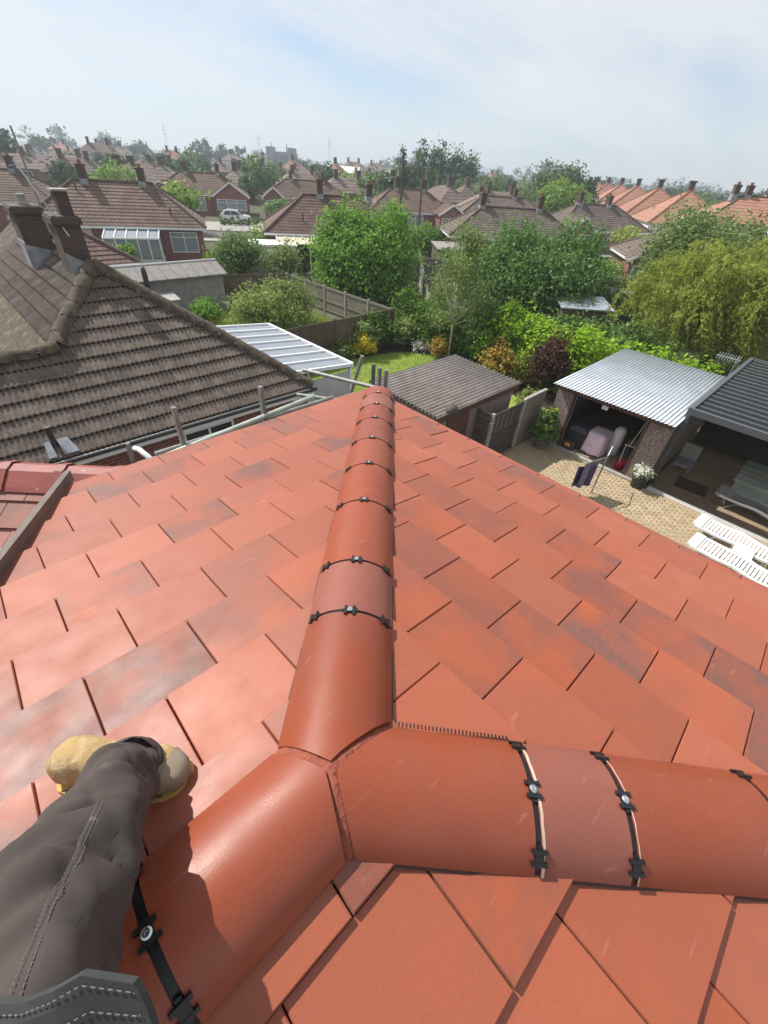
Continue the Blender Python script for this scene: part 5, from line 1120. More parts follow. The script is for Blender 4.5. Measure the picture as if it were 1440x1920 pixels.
hG = bungalow('bungalow', 'low bungalow with a white gutter and patio doors near the weeping willow', (48.6, 13.2), -.95, 10.4, 7.6, 4.55, 'grey_roof', chim=[(2.5, .9)], wins=[(-4.4, -2.2, .6, 2.15, 3, 'pane_light')], wing=(-5.6, -1.6, 1.2, 3.6))
hS = bungalow('bungalow', 'bungalow half hidden behind the old chimneys on the skyline side', (8.0, 66.0), -.5, 13., 7.4, 4.95, chim=[(-2, 1.1), (2.4, 1.1)], wins=W2)
hS2 = bungalow('bungalow', 'bungalow at the very edge of the view, beyond the old chimneys', (-3.5, 62.0), -.45, 12., 7.4, 4.9, chim=[(2.4, 1.1)], wins=W2)
hT = bungalow('bungalow', 'low annexe with purple brown tile courses behind the nearest old chimney', (3.8, 31.0), 0., 10.0, 3.8, 3.62, chim=(), wins=[(2.2, 4.4, 1.1, 2.1, 3, 'pane_light')], ze=2.4, n=7)

def aerial(parent, a, z, h=1.5):
    mb = MB(); mb.tube([(a + .3, .2, z - .6), (a + .3, .2, z + h)], .02, 5); mb.tube([(a - .3, .2, z + h - .1), (a + .9, .2, z + h - .1)], .014, 4)
    for k in range(7): mb.tube([(a - .25 + k * .18, -.05, z + h - .1), (a - .25 + k * .18, .45, z + h - .1)], .01, 4)
    mb.build('tv_aerial', 'grey_metal', parent, local=True)
for h_, a_, z_ in ((hA, 2.2, 6.1), (hB, 2.6, 6.1), (hC, 3.4, 6.0), (hE, -3.2, 5.8), (hD, 2.2, 6.0), (hF, 1.6, 5.9)): aerial(h_, a_, z_)
for h_, x_, z_ in ((hA, 4.0, 3.1), (hC, -2.8, 3.2), (hE, 0.5, 3.4), (hA, -2.6, 4.4)): MB().tube([(x_, -(5.0 - z_) / .72, z_), (x_, -(5.0 - z_) / .72, z_ + .65)], .06, 6).build('vent_pipe', 'charcoal', h_, local=True)

# rows of houses further off
proto = {}
def far_house(kind):
    L, Wd, ze, zr, rm, wm, gb = {'bung': (12.5, 7.4, 2.5, 4.9, 'far_roof', 'brick', False), 'semi': (13, 8.5, 5.0, 7.7, 'far_roof', 'render_white', False), 'red': (9.0, 8.5, 4.4, 7.2, 'orange_roof', 'render_white', False)}[kind]
    t = thing('distant_house', 'x', 'house'); mb = MB(); hip_roof(mb, L, Wd, ze, zr, 5, step=.05); mb.build('roof', rm, t, local=True)
    mb = MB(); mb.span((-L / 2 + .4, -Wd / 2 + .4, 0), (L / 2 - .4, Wd / 2 - .4, ze)); mb.build('wall', wm, t, local=True)
    for a in (-L * .18, L * .2): mb = MB(); mb.span((a - .38, -.5, zr - .5), (a + .38, .5, zr + 1.25)); mb.box((a, 0, zr + 1.2), (.9, 1.1, .15)); ch_ = mb.build('chimney', 'old_brick', t, local=True)
    for a in (-L * .3, L * .02, L * .26):
        f = MB(); f.span((a - .9, -Wd / 2 + .28, .9), (a + .9, -Wd / 2 + .40, 2.15)); fo = f.build('window', 'upvc', t, local=True); MB().span((a - .78, -Wd / 2 + .26, 1.0), (a + .78, -Wd / 2 + .29, 2.05)).build('pane', 'dark_window', fo, local=True)
        if ze > 4: f = MB(); f.span((a - .8, -Wd / 2 + .28, 3.2), (a + .8, -Wd / 2 + .40, 4.5)); fo = f.build('window', 'upvc', t, local=True); MB().span((a - .68, -Wd / 2 + .26, 3.3), (a + .68, -Wd / 2 + .29, 4.4)).build('pane', 'dark_window', fo, local=True)
    return t
rhat = np.array([.7279, -.6857]); dhat = np.array([.7168, .6973])
placed = [(35.6, 78.5), (50.5, 72), (53.8, 52.1), (65.7, 29.8), (63.5, 42.5), (8, 66), (-3.5, 62)]
spots = []; g = np.random.default_rng(9)
for d_, gap in ((90, 21), (108, 20), (128, 21), (150, 22), (176, 23), (206, 25), (242, 28), (285, 30)):
    half = d_ * 1.02; r_ = -half + g.random() * gap
    while r_ < half * .62:
        q = rhat * (r_ + g.normal() * 2) + dhat * (d_ + g.normal() * 3 - r_ * .12)
        if all((q[0] - a) ** 2 + (q[1] - b) ** 2 > 190 for a, b in placed) and not (q[0] > 74 and q[1] < q[0] * .62 + 4): spots.append((q[0], q[1], d_))
        r_ += gap + g.normal() * 1.5
for i, (x, y, d_) in enumerate(spots):
    kind = 'bung' if (d_ < 150 or g.random() < .6) else 'semi'
    if d_ > 130 and g.random() < .12: kind = 'red'
    if kind not in proto: o = proto[kind] = far_house(kind)
    else: o = copy_tree(proto[kind])
    o.location = (x, y, 0); o.rotation_euler = (0, 0, -.5 + g.normal() * .12 + (math.pi / 2 if g.random() < .22 else 0)); o['group'] = 'distant houses filling the rows towards the horizon'
    o['label'] = {'bung': 'distant brown roofed bungalow with two chimneys in the rows towards the horizon', 'semi': 'distant pale walled two-storey house with brown roof towards the horizon', 'red': 'distant pale walled house with an orange roof towards the horizon'}[kind]
    if kind not in proto: proto[kind] = o
# terrace of white walled, orange roofed houses running away on the right
terr = None
names = ['nearest and half hidden by', 'second from', 'third from', 'fourth from', 'fifth from', 'sixth from', 'seventh from']
for k in range(7):
    c = (101.9 + (k - 1) * 13.5, 35.8 + (k - 1) * 9.2)
    if terr is None:
        t = thing('terraced_house', 'x', 'house'); terr = t; L, Wd, ze, zr = 12.2, 11.6, 2.9, 6.9
        mb = MB(); rl_ = hip_roof(mb, L, Wd, ze, zr, 9); rf = mb.build('roof', 'orange_roof', t, local=True); mb = MB(); mb.tube([(rl_[0], 0, zr + .03), (rl_[1], 0, zr + .03)], .14, 6)
        for sx in (-1, 1):
            for sy in (-1, 1): mb.tube([(rl_[0] if sx < 0 else rl_[1], 0, zr + .03), (sx * L / 2, sy * Wd / 2, ze + .07)], .13, 5)
        mb.build('hip_capping', 'clay', rf, local=True)
        mb = MB(); mb.span((-L / 2 + .3, -Wd / 2 + .3, 0), (L / 2 - .3, Wd / 2 - .3, ze)); mb.build('wall', 'render_white', t, local=True)
        mb = MB(); mb.span((-.36, -.36, zr - .5), (.36, .36, zr + 1.15)); mb.box((0, 0, zr + 1.1), (.9, .9, .16)); mb.build('chimney', 'old_brick', t, local=True)
        for q in (-3.4, 0, 3.4):
            f = MB(); f.span((-L / 2 + .2, q - .9, .9), (-L / 2 + .32, q + .9, 2.3)); fo = f.build('window', 'upvc', t, local=True); MB().span((-L / 2 + .17, q - .72, 1.05), (-L / 2 + .21, q + .72, 2.15)).build('pane', 'dark_window', fo, local=True)
            f = MB(); f.span((q - .9, Wd / 2 - .32, .9), (q + .9, Wd / 2 - .2, 2.3)); fo = f.build('window', 'upvc', t, local=True); MB().span((q - .72, Wd / 2 - .21, 1.05), (q + .72, Wd / 2 - .17, 2.15)).build('pane', 'dark_window', fo, local=True)
        o = t
    else: o = copy_tree(terr)
    o.location = (c[0], c[1], 0); o.rotation_euler = (0, 0, .6); o['label'] = f'orange hip roofed house of the receding row, {names[k]} the tall tree'; o['group'] = 'row of orange roofed houses'
for k, (x, y, rz, lb) in enumerate(((70.0, 14.2, -1.0, 'orange hip roofed house with clustered chimneys near the edge of the view'), (80.0, 10.0, -1.0, 'orange roofed house with gables beyond the clustered chimneys, at the edge of the view'), (96, 16, -1.0, 'distant orange roofed house behind the clustered chimneys'))):
    o = bungalow('red_roofed_house', lb, (x, y), rz, 11.5, 9, 6.9, 'orange_roof', 4.5, chim=[(-2.2, .95), (-.9, .95), (2.4, .9)], wins=[(-3.5, -1.5, 2.7, 4.0, 2), (1.2, 3.2, 2.7, 4.0, 2)], wallm='render_white', n=9, wing=(.5, 5.2, 1.2, 6.0))

# far block on the skyline
tb_ = thing('tower_block', 'dark castle-like block with a tower at each end on the skyline', 'building', (233, 363, 0), -.75)
MB().span((-9, -6, 0), (9, 6, 10.6)).build('main_block', 'far_block', tb_, local=True)
for x in (-8.2, 8.0): MB().span((x - 2.4, -6.5, 0), (x + 2.4, 6.5, 13.2)).build('end_tower', 'far_block', tb_, local=True)
for k in range(7): MB().span((-5.2 + k * 1.6, -6.06, 3.), (-4.4 + k * 1.6, -6.01, 9.)).build('window', 'dark_window', tb_, local=True)
MB().tube([(-7.5, 0, 13.2), (-7.5, 0, 16)], .3, 5).build('mast', 'far_block', tb_, local=True); MB().tube([(4, 0, 10.6), (4, 0, 15.2)], .35, 5).build('mast', 'far_block', tb_, local=True)
# warehouse with white roof
wh = thing('warehouse', 'white roofed low building among the distant houses', 'building', (142, 178, 0), -.8)
MB().span((-8, -5, 0), (8, 5, 4)).build('wall', 'render_white', wh, local=True); MB().add([(-8.3, -5.3, 4), (8.3, -5.3, 4), (8.3, 0, 6), (-8.3, 0, 6), (8.3, 5.3, 4), (-8.3, 5.3, 4)], [(0, 1, 2, 3), (3, 2, 4, 5), (1, 4, 2), (0, 3, 5)]).build('roof', 'white_paint', wh, local=True)
# poles, lamps, pylons
def pole(name, label, x, y, h, r, m='bark', cat='telegraph pole', arm=None, group=None):
    t = thing(name, label, cat, (x, y, 0), 0, group); MB().tube([(x, y, 0), (x, y, h)], [r, r * .7], 8).build('pole', m, t)
    if arm == 'cross': mb = MB(); mb.beam((x - rhat[0] * .8, y - rhat[1] * .8, h - .5), (x + rhat[0] * .8, y + rhat[1] * .8, h - .5), .1, .12); mb.build('crossarm', m, t)
    if arm == 'lamp': mb = MB(); mb.tube([(x, y, h - .05), (x + rhat[0] * .9, y + rhat[1] * .9, h + .12)], .04, 6); mb.build('arm', m, t); mb = MB(); mb.box((x + rhat[0] * 1.2, y + rhat[1] * 1.2, h + .12), (.7, .22, .12), rz=-.76); mb.build('lantern', 'grey_metal', t)
    return t
pole('telegraph_pole', 'dark telegraph pole standing in front of the slim poplar', 42.6, 42.3, 8.55, .16, group='telegraph poles')
pole('telegraph_pole', 'paler telegraph pole, shorter and right of the dark one', 44.15, 40.65, 7.25, .14, 'wood_fence', group='telegraph poles')
pole('street_lamp', 'slim grey street lamp behind the dark bushy tree', 56.9, 27.5, 5.6, .07, 'galv', 'street lamp', 'lamp', 'street lamps')
pole('street_lamp', 'thin pale lamp post beside the brick fronted bungalow', 46.5, 50.5, 6.0, .06, 'galv', 'street lamp', 'lamp', 'street lamps')
for x, y, h, lb in ((6.1, 34.9, 7.9, 'slanting pale pole behind the old chimneys'), (17.3, 56.0, 6.4, 'thin pale pole by the round light green tree')): pole('telegraph_pole', lb, x, y, h, .07, 'galv', group='telegraph poles')
g2 = np.random.default_rng(4)
for k, r_ in enumerate((-330, -205, -110, 45)):
    d_ = 760; q = rhat * r_ + dhat * d_; x, y = q; h = 26 + 8 * g2.random(); t = thing('pylon', 'thin distant electricity pylon on the skyline', 'pylon', (x, y, 0), 0, 'electricity pylons on the skyline'); mb = MB()
    for sx in (-1.6, 1.6): mb.tube([(x + rhat[0] * sx, y + rhat[1] * sx, 0), (x, y, h)], .18, 4)
    mb.build('tower', 'pylon', t); mb = MB()
    for hz in (h * .68, h * .8): mb.beam((x - rhat[0] * 3.2, y - rhat[1] * 3.2, hz), (x + rhat[0] * 3.2, y + rhat[1] * 3.2, hz), .3, .3)
    mb.build('crossarm', 'pylon', t)

# white hatchback on the drive
car = thing('parked_car', 'small white hatchback parked on the drive before the gabled bungalow', 'car', (33.6, 65.0, .05), -.62)
def carbody():
    prof = [(-1.95, .35), (-2.0, .62), (-1.92, .92), (-1.75, 1.12), (-1.45, 1.42), (-1.0, 1.53), (-.2, 1.53), (.35, 1.42), (1.0, 1.02), (1.75, .86), (1.98, .66), (2.0, .35)]; mb = MB(); vs = []
    for y, sc_ in ((-.86, .0), (-.82, 1.), (.82, 1.), (.86, .0)):
        for x, z in prof: zz_ = z; vs.append((x * (1 if sc_ else .97), y * (1 if z < 1.0 else .84), zz_ if sc_ else .35 + (z - .35) * .93))
    n_ = len(prof); fs = [(r_ * n_ + i, r_ * n_ + i + 1, (r_ + 1) * n_ + i + 1, (r_ + 1) * n_ + i) for r_ in range(3) for i in range(n_ - 1)] + [tuple(range(n_))[::-1], tuple(range(3 * n_, 4 * n_))] + [(r_ * n_, (r_ + 1) * n_, (r_ + 2) * n_ - 1, (r_ + 1) * n_ - 1) for r_ in range(3)]
    return mb.add(vs, fs)
carbody().build('body', 'car_white', car, smooth=False, local=True)
for sg in (-1, 1):
    y = sg * .80
    for xs in ([(-1.45, 1.0), (-1.2, 1.36), (-.55, 1.42), (-.5, 1.0)], [(-.42, 1.0), (-.45, 1.42), (.2, 1.38), (.75, 1.02)]): MB().slab([(x, sg * (.868 if z < 1.1 else .735), z) for x, z in xs], .01, Vector((0, -sg, 0))).build('side_window', 'dark_window', car, local=True)
    for x in (-1.25, 1.25):
        wv = MB(); wv.tube([(x, sg * .70, .31), (x, sg * .885, .31)], .31, 16); wo = wv.build('wheel', 'rubber', car, local=True); MB().tube([(x, sg * .86, .31), (x, sg * .893, .31)], .19, 12).build('hubcap', 'grey_metal', wo, local=True)
    MB().box((1.9, sg * .6, .72), (.12, .32, .14)).build('headlight', 'pane_light', car, local=True); MB().box((-1.93, sg * .66, .85), (.1, .2, .26)).build('tail_light', 'red_plastic', car, local=True)
MB().slab([(.42, -.66, 1.42), (1.02, -.74, 1.05), (1.02, .74, 1.05), (.42, .66, 1.42)], .01, Vector((-.5, 0, -.8))).build('windscreen', 'dark_window', car, local=True)
for k in range(5):
    q = np.array([31.2, 66.6]) + np.array([.8, -.5]) * (k * 1.1); rz = thing('box_shrub', ['clipped round shrub by the white car, ' + n_ + ' the house' for n_ in ('first from', 'second from', 'third from', 'fourth from', 'fifth from')][k], 'shrub', (q[0], q[1] - 2.6, 0), 0, 'clipped shrubs along the front wall')
    add_crown('foliage', rz, leaf_cloud([(q[0], q[1] - 2.6, .5, .42, .42, .45)], 260, .12, .1), 'leaf_mid')

# ------------------------------------------------------------------ trees, hedges and shrubs
tree('maple_tree', 'full leafy green maple in front of the tall chimney bungalow', (22.0, 24.7), lobes((22.0, 24.7, 2.75), (3.5, 3.5, 2.7), 22, .40, 3) + [(22 + 2.4 * math.cos(a), 24.7 + 2.4 * math.sin(a), 1.25 + .3 * math.sin(a * 3), 1.25, 1.25, 1.15) for a in np.arange(0, 6.2, .8)] + [(21.2, 25.6, 4.9, .9, .9, .8), (22.9, 23.6, 4.8, 1.0, 1.0, .7), (20.3, 26.0, 3.9, 1.0, 1.0, .9)], 42000, .12, 'leaf_maple', .2, clump=.30, fill=.6)
tree('bushy_tree', 'dark glossy bushy tree behind the bright laurel hedge', (27.4, 14.9), lobes((27.4, 14.9, 2.75), (4.0, 4.0, 2.6), 22, .40, 8) + [(27.4 + 2.8 * math.cos(a), 14.9 + 2.8 * math.sin(a), 1.3 + .3 * math.sin(a * 3), 1.4, 1.4, 1.2) for a in np.arange(0, 6.2, .8)] + [(26.4, 16.2, 4.7, 1.1, 1.1, .7), (28.6, 13.5, 4.6, 1.2, 1.2, .8)], 42000, .115, 'leaf_dark', .22, clump=.34, fill=.6, droop=.8)
gb_ = np.random.default_rng(55)
tree('birch_tree', 'slender white trunked birch beside the lawn', (17.2, 13.0), [(17.25 + .55 * gb_.normal() * (1.25 - abs(z - 3.2) / 2.6), 13.1 + .55 * gb_.normal() * (1.25 - abs(z - 3.2) / 2.6), z, .42, .42, .55) for z in np.arange(1.7, 5.3, .22)], 9000, .06, 'leaf_birch', .065, 'birch_bark', clump=.24, fill=.1, droop=1.8, limbs=10, th=5.0, lean=(.1, .25), per=16)
tree('tall_tree', 'grey green tree rising above the weeping willow', (32.4, 7.9), lobes((32.4, 7.9, 4.0), (3.1, 3.1, 3.2), 18, .40, 12), 26000, .10, 'leaf_grey', .22, clump=.32)
tree('leafy_tree', 'dull green tree spreading behind the willow at the edge of the view', (38.0, 4.2), lobes((38.0, 4.2, 3.0), (4.2, 4.2, 2.3), 14, .45, 14), 18000, .11, 'leaf_grey', .2, clump=.34)
tree('shrub', 'pale feathery shrub in front of the low bungalow', (30.6, 13.4), lobes((30.8, 11.2, 1.7), (2.6, 1.9, 1.4), 7, .5, 15), 6500, .11, 'leaf_grey', .1, cat='shrub', part='foliage')
# weeping willow: long hanging shoots
wl_ = thing('weeping_willow', 'yellow green weeping willow behind the garage and pergola', 'tree', (27.0, 4.2, 0))
g3 = np.random.default_rng(21); Pw, Tw, Bw = [], [], []
for lob in ((26.4, 4.9, 3.6, 2.5, 2.5, 1.5), (28.2, 2.9, 3.9, 2.6, 2.6, 1.5), (25.2, 6.4, 2.7, 1.7, 1.7, 1.2), (26.0, 2.6, 3.2, 2.2, 2.2, 1.3), (29.5, 1.2, 3.6, 2.4, 2.4, 1.4), (24.6, 4.6, 2.3, 1.5, 1.5, 1.2)):
    for k in range(int(34 * lob[3])):
        a = 2 * math.pi * g3.random(); rr = math.sqrt(g3.random()); z0 = math.sqrt(max(0, 1 - rr * rr)); fb = np.array([lob[0] + lob[3] * rr * math.cos(a), lob[1] + lob[4] * rr * math.sin(a), lob[2] + lob[5] * z0 + .35 * g3.normal()])
        outd = np.array([math.cos(a), math.sin(a), 0]) * (.5 + .6 * rr) * (.6 + .8 * g3.random()); fl_ = 9 + int(g3.random() * 11)
        for _s in range(8):
            p = fb + g3.normal(size=3) * np.array([.2, .2, .12]); v_ = outd * .16 + np.array([0, 0, .06]) + g3.normal(size=3) * .022
            for j in range(fl_ + int(3 * g3.random())):
                p = p + v_ * .95; v_ = v_ * .86 + np.array([.012, -.008, -.026])
                if p[2] < .35: break
                for _ in range(2):
                    t_ = unit((v_ + g3.normal(size=3) * .06)[None])[0]; nn_ = unit(np.cross(t_, g3.normal(size=3))[None])[0]; s_ = .075 + .05 * g3.random(); Pw.append(p + g3.normal(size=3) * .045); Tw.append(t_ * s_); Bw.append(nn_ * s_ * .27)
add_crown('crown', wl_, (np.array(Pw), np.array(Tw), np.array(Bw)), 'leaf_willow')
mb = MB(); mb.tube([(27.0, 4.2, -.1), (27.1, 4.1, 1.5), (27.0, 4.0, 3.0)], [.35, .3, .2], 8)
for q in ((26.4, 4.9, 4.6), (28.2, 2.9, 4.9), (25.2, 6.4, 3.4), (26, 2.6, 4.0)): mb.tube([(27.05, 4.1, 1.8), ((27 + q[0]) / 2, (4.1 + q[1]) / 2, 3.0), q], [.18, .13, .05], 6)
mb.build('trunk', 'bark', wl_, smooth=True)
# laurel hedge, lime green in the sun
hb = []
g4 = np.random.default_rng(2)
for y in np.arange(6.3, 11.6, .55): hb.append((18.5 + .2 * g4.normal(), y, 1.2 + .1 * g4.normal(), .85, .62, 1.35 + .14 * g4.normal()))
for y in np.arange(3.0, 6.4, .55): hb.append((20.3 + .15 * g4.normal(), y, 1.0 + .1 * g4.normal(), .75, .6, 1.05 + .1 * g4.normal()))
tree('laurel_hedge', 'bright lime green laurel hedge across the end of the garden', (18.5, 7.5), hb, 17000, .10, 'leaf_hedge', 0, cat='hedge', part='foliage', clump=.16, fill=.72, per=14, up=.7)
hb = [(18.3 + .3 * g4.normal(), y, 1.0 + .1 * g4.normal(), 1.1, .8, 1.05 + .25 * g4.normal()) for y in np.arange(11.2, 17.4, .7)]
tree('dark_hedge', 'darker mixed hedge behind the birch trunk', (18.3, 14), hb, 11000, .10, 'leaf_hedge_dark', 0, cat='hedge', part='foliage', clump=.18, fill=.6, per=14)
hb = [(21.9 + .4 * g4.normal(), y, 1.2 + .2 * g4.normal(), 1.1, 1.0, 1.2 + .25 * g4.normal()) for y in np.arange(5.5, 11.5, .8)]
tree('mixed_shrubbery', 'mid green shrubbery behind the bright laurel hedge', (20.3, 7), hb, 9000, .11, 'leaf_mid', 0, cat='shrub', part='foliage', clump=.2, fill=.5)
sal = [(12.3 + g4.normal() * 1.1, 21.8 - g4.normal() * 1.0, .8 + .5 * g4.random(), .75, .75, .8 + .35 * g4.random()) for _ in range(13)]
tree('sallow_shrub', 'tall feathery pale green shrubs filling the sunny garden', (12.3, 21.8), sal, 14000, .085, 'leaf_sallow', .06, cat='shrub', part='foliage', clump=.22, fill=.2, up=.1, droop=-1.2)
def shrub(name, label, x, y, rx, h, n, size, m, group=None, seed=1, **k):
    return tree(name, label, (x, y), lobes((x, y, h * .52), (rx, rx, h * .52), 6, .55, seed), n, size, m, 0, cat='shrub', part='foliage', clump=k.pop('clump', .12), fill=.45, group=group, **k)
shrub('yellow_shrub', 'bright yellow flowering shrub at the lawn edge', 14.0, 15.85, .55, 1.1, 2200, .06, 'leaf_yellow', seed=2)
shrub('shrub', 'grey green rounded shrub left of the yellow one', 12.6, 15.95, .6, .95, 1300, .07, 'leaf_grey', seed=3)
shrub('shrub', 'olive shrub behind the yellow flowering one', 14.3, 16.2, .85, 1.7, 2200, .08, 'leaf_birch', seed=4)
shrub('shrub', 'dark leafy shrub against the fence right of the yellow one', 15.7, 16.1, .7, 1.4, 2000, .08, 'leaf_hedge_dark', seed=5)
shrub('shrub', 'cream flecked shrub at the lawn corner', 17.0, 15.7, .7, 1.5, 1800, .08, 'leaf_sallow', seed=6)
shrub('shrub', 'low white flowered shrub at the far lawn edge', 16.9, 14.7, .4, .6, 800, .06, 'flower_white', seed=7)
shrub('shrub', 'small golden clipped shrub beside the birch trunk', 16.9, 13.4, .45, 1.05, 1300, .06, 'leaf_orange', seed=8)
shrub('orange_shrub', 'round shrub with orange and yellow tips beyond the corrugated shed', 17.0, 10.0, .85, 1.75, 3000, .07, 'leaf_orange', seed=9)
shrub('red_flower', 'small red flowering plant beside the orange tipped shrub', 16.4, 10.6, .35, .6, 500, .05, 'leaf_red', seed=10)
shrub('conifer', 'narrow golden green conifer beside the orange tipped shrub', 17.1, 8.9, .28, 1.7, 1600, .05, 'leaf_conifer', seed=11)
tree('purple_tree', 'dark purple leaved small tree before the laurel hedge', (17.3, 7.7), lobes((17.3, 7.7, 1.5), (.95, .95, 1.35), 8, .4, 22), 3400, .065, 'leaf_purple', .05, clump=.2, fill=.2, up=.0, droop=-1.5)
shrub('shrub', 'pale green spiky plant under the purple leaved tree', 15.5, 7.4, .4, .9, 600, .08, 'leaf_sallow', seed=13)
shrub('shrub', 'low lime green plants by the concrete fence', 13.9, 6.55, .55, .55, 1000, .06, 'leaf_light', seed=14)
shrub('shrub', 'low pink and grey heathers along the concrete fence', 14.6, 6.7, .8, .5, 1100, .05, 'leaf_grey', seed=15)
shrub('shrub', 'round green bush against the block shed wall', 10.3, 24.6, .75, 1.3, 1600, .08, 'leaf_maple', seed=16)
shrub('shrub', 'climbing greenery on the dark fence end', 15.2, 16.5, .8, 1.9, 2000, .08, 'leaf_hedge_dark', seed=17)
tree('garden_tree', 'young green tree between the block shed and the white garden building', (14.9, 29.3), lobes((14.9, 29.3, 2.4), (1.35, 1.35, 1.35), 8, .5, 31), 5200, .10, 'leaf_mid', .09)
tree('garden_tree', 'smaller loose tree in front of the white veranda', (17.0, 27.0), lobes((17.0, 27.0, 2.35), (.95, .95, 1.1), 7, .45, 32), 2600, .09, 'leaf_birch', .07, fill=.3)
shrub('red_shrub', 'dark red shrub behind the shaded fence', 16.2, 28.6, .9, 1.1, 1500, .08, 'leaf_red', seed=33)
shrub('shrub', 'light green bush beneath the maple', 19.6, 24.6, 1.1, 1.7, 2600, .09, 'leaf_light', seed=34)
shrub('shrub', 'green bush by the back fence posts', 17.8, 26.0, 1.1, 1.3, 2000, .09, 'leaf_hedge_dark', seed=35)
shrub('shrub', 'yellow green bush at the conservatory corner', 17.6, 39.0, .9, 1.3, 1300, .12, 'leaf_conifer', seed=36)
shrub('shrub', 'pointed green bush at the foot of the conservatory', 11.3, 40.0, .7, 1.9, 1300, .12, 'leaf_light', seed=37)
shrub('shrub', 'low hedge in front of the brick fronted bungalow', 51.0, 45.5, 1.6, 1.2, 1300, .14, 'leaf_hedge_dark', seed=38)
tree('round_tree', 'round light green tree on the avenue behind the orange roofs', (87.5, 46.3), lobes((87.5, 46.3, 4.4), (3.9, 3.9, 3.2), 10, .5, 41), 6000, .28, 'leaf_light', .3, clump=.5)
tree('tall_tree', 'taller grey green tree behind the round light green one', (99, 55.0), lobes((99.0, 55.0, 6.2), (5.0, 5.0, 3.8), 9, .5, 42), 5000, .34, 'leaf_poplar', .3, clump=.6)
tree('conifer', 'dark pointed conifer next to the round light green tree', (104, 50), [(104, 50, 3.2, 2.2, 2.2, 2.4), (104, 50, 5.6, 1.3, 1.3, 2.2)], 2000, .34, 'leaf_far', .2, clump=.4)
tree('pampas_plant', 'cream plumed pampas plant in front of the grey brown bungalow', (58.0, 22.0), lobes((58.0, 22.0, 2.6), (1.8, 1.8, 1.0), 5, .5, 43), 1400, .2, 'grass_pale', 0, cat='plant', part='foliage', clump=.3)
PG = 'tall poplars'
for k, (px_, py_, h, w_) in enumerate(((93.5, 93.2, 10.6, 1.5), (96.5, 90.2, 11.9, 2.4), (99.5, 87.2, 12.2, 2.6), (102.5, 84.0, 11.4, 2.4), (105.3, 82.0, 10.2, 2.4))):
    tree('poplar_tree', ['slimmest poplar, behind the dark telegraph pole', 'tall poplar, second of the row behind the telegraph poles', 'tallest poplar in the middle of the row', 'tall poplar, fourth of the row', 'poplar at the thick end of the row'][k], (px_, py_), [(px_, py_, h * f, w_ * (1.1 - abs(f - .42)), w_ * (1.1 - abs(f - .42)), h * .2) for f in (.2, .36, .52, .68, .82)], 3400 if w_ > 2 else 1600, .30, 'leaf_poplar', .3, group=PG, clump=.5)
for k, (x, y, h, w_, lb) in enumerate(((101, 78, 6.5, 3.6, 'rounded tree at the foot of the poplars'), (108, 76, 6.0, 3.4, 'second rounded tree at the foot of the poplars'), (96.5, 68.5, 7.6, 3.0, 'dark tree just right of the poplars'), (104, 64, 7.2, 3.6, 'grey green tree behind the brown hipped roofs'), (112, 66, 6.8, 4.2, 'broad grey green tree behind the brown hipped roofs'), (118, 58, 6.0, 4.0, 'broad tree left of the round light green tree'),
    (149, 320, 14.5, 6.5, 'tall leaning tree group on the left skyline'), (157, 312, 12.0, 6, 'lower tree beside the leaning group on the skyline'), (163, 306, 12.2, 6.5, 'second dark tree beside the leaning group on the skyline'), (111, 359, 11.5, 9, 'rounded dark tree on the left skyline'), (124, 350, 10.5, 8, 'rounded dark tree beside its twin on the left skyline'), (70, 330, 10, 8, 'spreading tree at the left end of the skyline'),
    (22.5, 58, 4.6, 3.0, 'round light green tree behind the brown roofed bungalow'), (35.5, 57.0, 3.2, 2.2, 'dark round bush by the drive of the white car'), (60.5, 86, 4.4, 3.4, 'light green tree behind the chimney of the hipped bungalow'), (67, 74, 4.4, 3.4, 'broad mid green tree above the maple'), (79, 88, 4.6, 3.6, 'green tree left of the telegraph poles'), (82, 78, 4.0, 3.0, 'pale loose tree beside the thin lamp post'), (84, 100, 6.2, 4, 'yellow green tree left of the slim poplar'), (-1.5, 52, 3.6, 3.0, 'dark green tree at the left edge by the old chimneys'), (3, 70, 4.0, 3, 'olive tree behind the old chimneys'), (28, 92, 5.5, 4, 'yellow green tree beyond the brown roofed bungalow'), (43, 98, 4.5, 3.5, 'green tree behind the gabled bungalow'))):
    mm_ = 'leaf_far' if y > 250 else ('leaf_light' if 'light' in lb or 'yellow' in lb else ('leaf_grey' if 'grey' in lb or 'pale' in lb else 'leaf_mid'))
    far = math.hypot(x, y); tree('tree', lb, (x, y), lobes((x, y, h * .58), (w_, w_, h * .45), 8, .5, 60 + k), 1500 if far < 200 else 900, .26 if far < 200 else .75, mm_, h * .03, clump=.1 * w_ + .1)
# garden trees scattered through the distant rows
g5 = np.random.default_rng(17); tp = {}
for k in range(190):
    d_ = 95 + 230 * g5.random() ** 1.1; r_ = (g5.random() * 1.7 - 1.02) * d_; q = rhat * r_ + dhat * d_; kd = k % 4
    if any((q[0] - a) ** 2 + (q[1] - b) ** 2 < 70 for a, b, _ in spots): continue
    if q[0] > 70 and d_ < 115 and q[1] < 60: continue
    if kd not in tp:
        t = tree('distant_tree', 'x', (0, 0), lobes((0, 0, 2.6), (2.4, 2.4, 2.2), 6, .55, 90 + kd), 900, .34, ['leaf_far', 'leaf_mid', 'leaf_poplar', 'leaf_far'][kd], .15, clump=.4); tp[kd] = t
    else: t = copy_tree(tp[kd])
    sc_ = .7 + .9 * g5.random(); t.location = (q[0], q[1], 0); t.scale = (sc_, sc_, sc_ * (.8 + .5 * g5.random())); t.rotation_euler = (0, 0, g5.random() * 6)
    t['label'] = 'distant garden tree among the rows of houses towards the horizon'; t['group'] = 'distant garden trees'
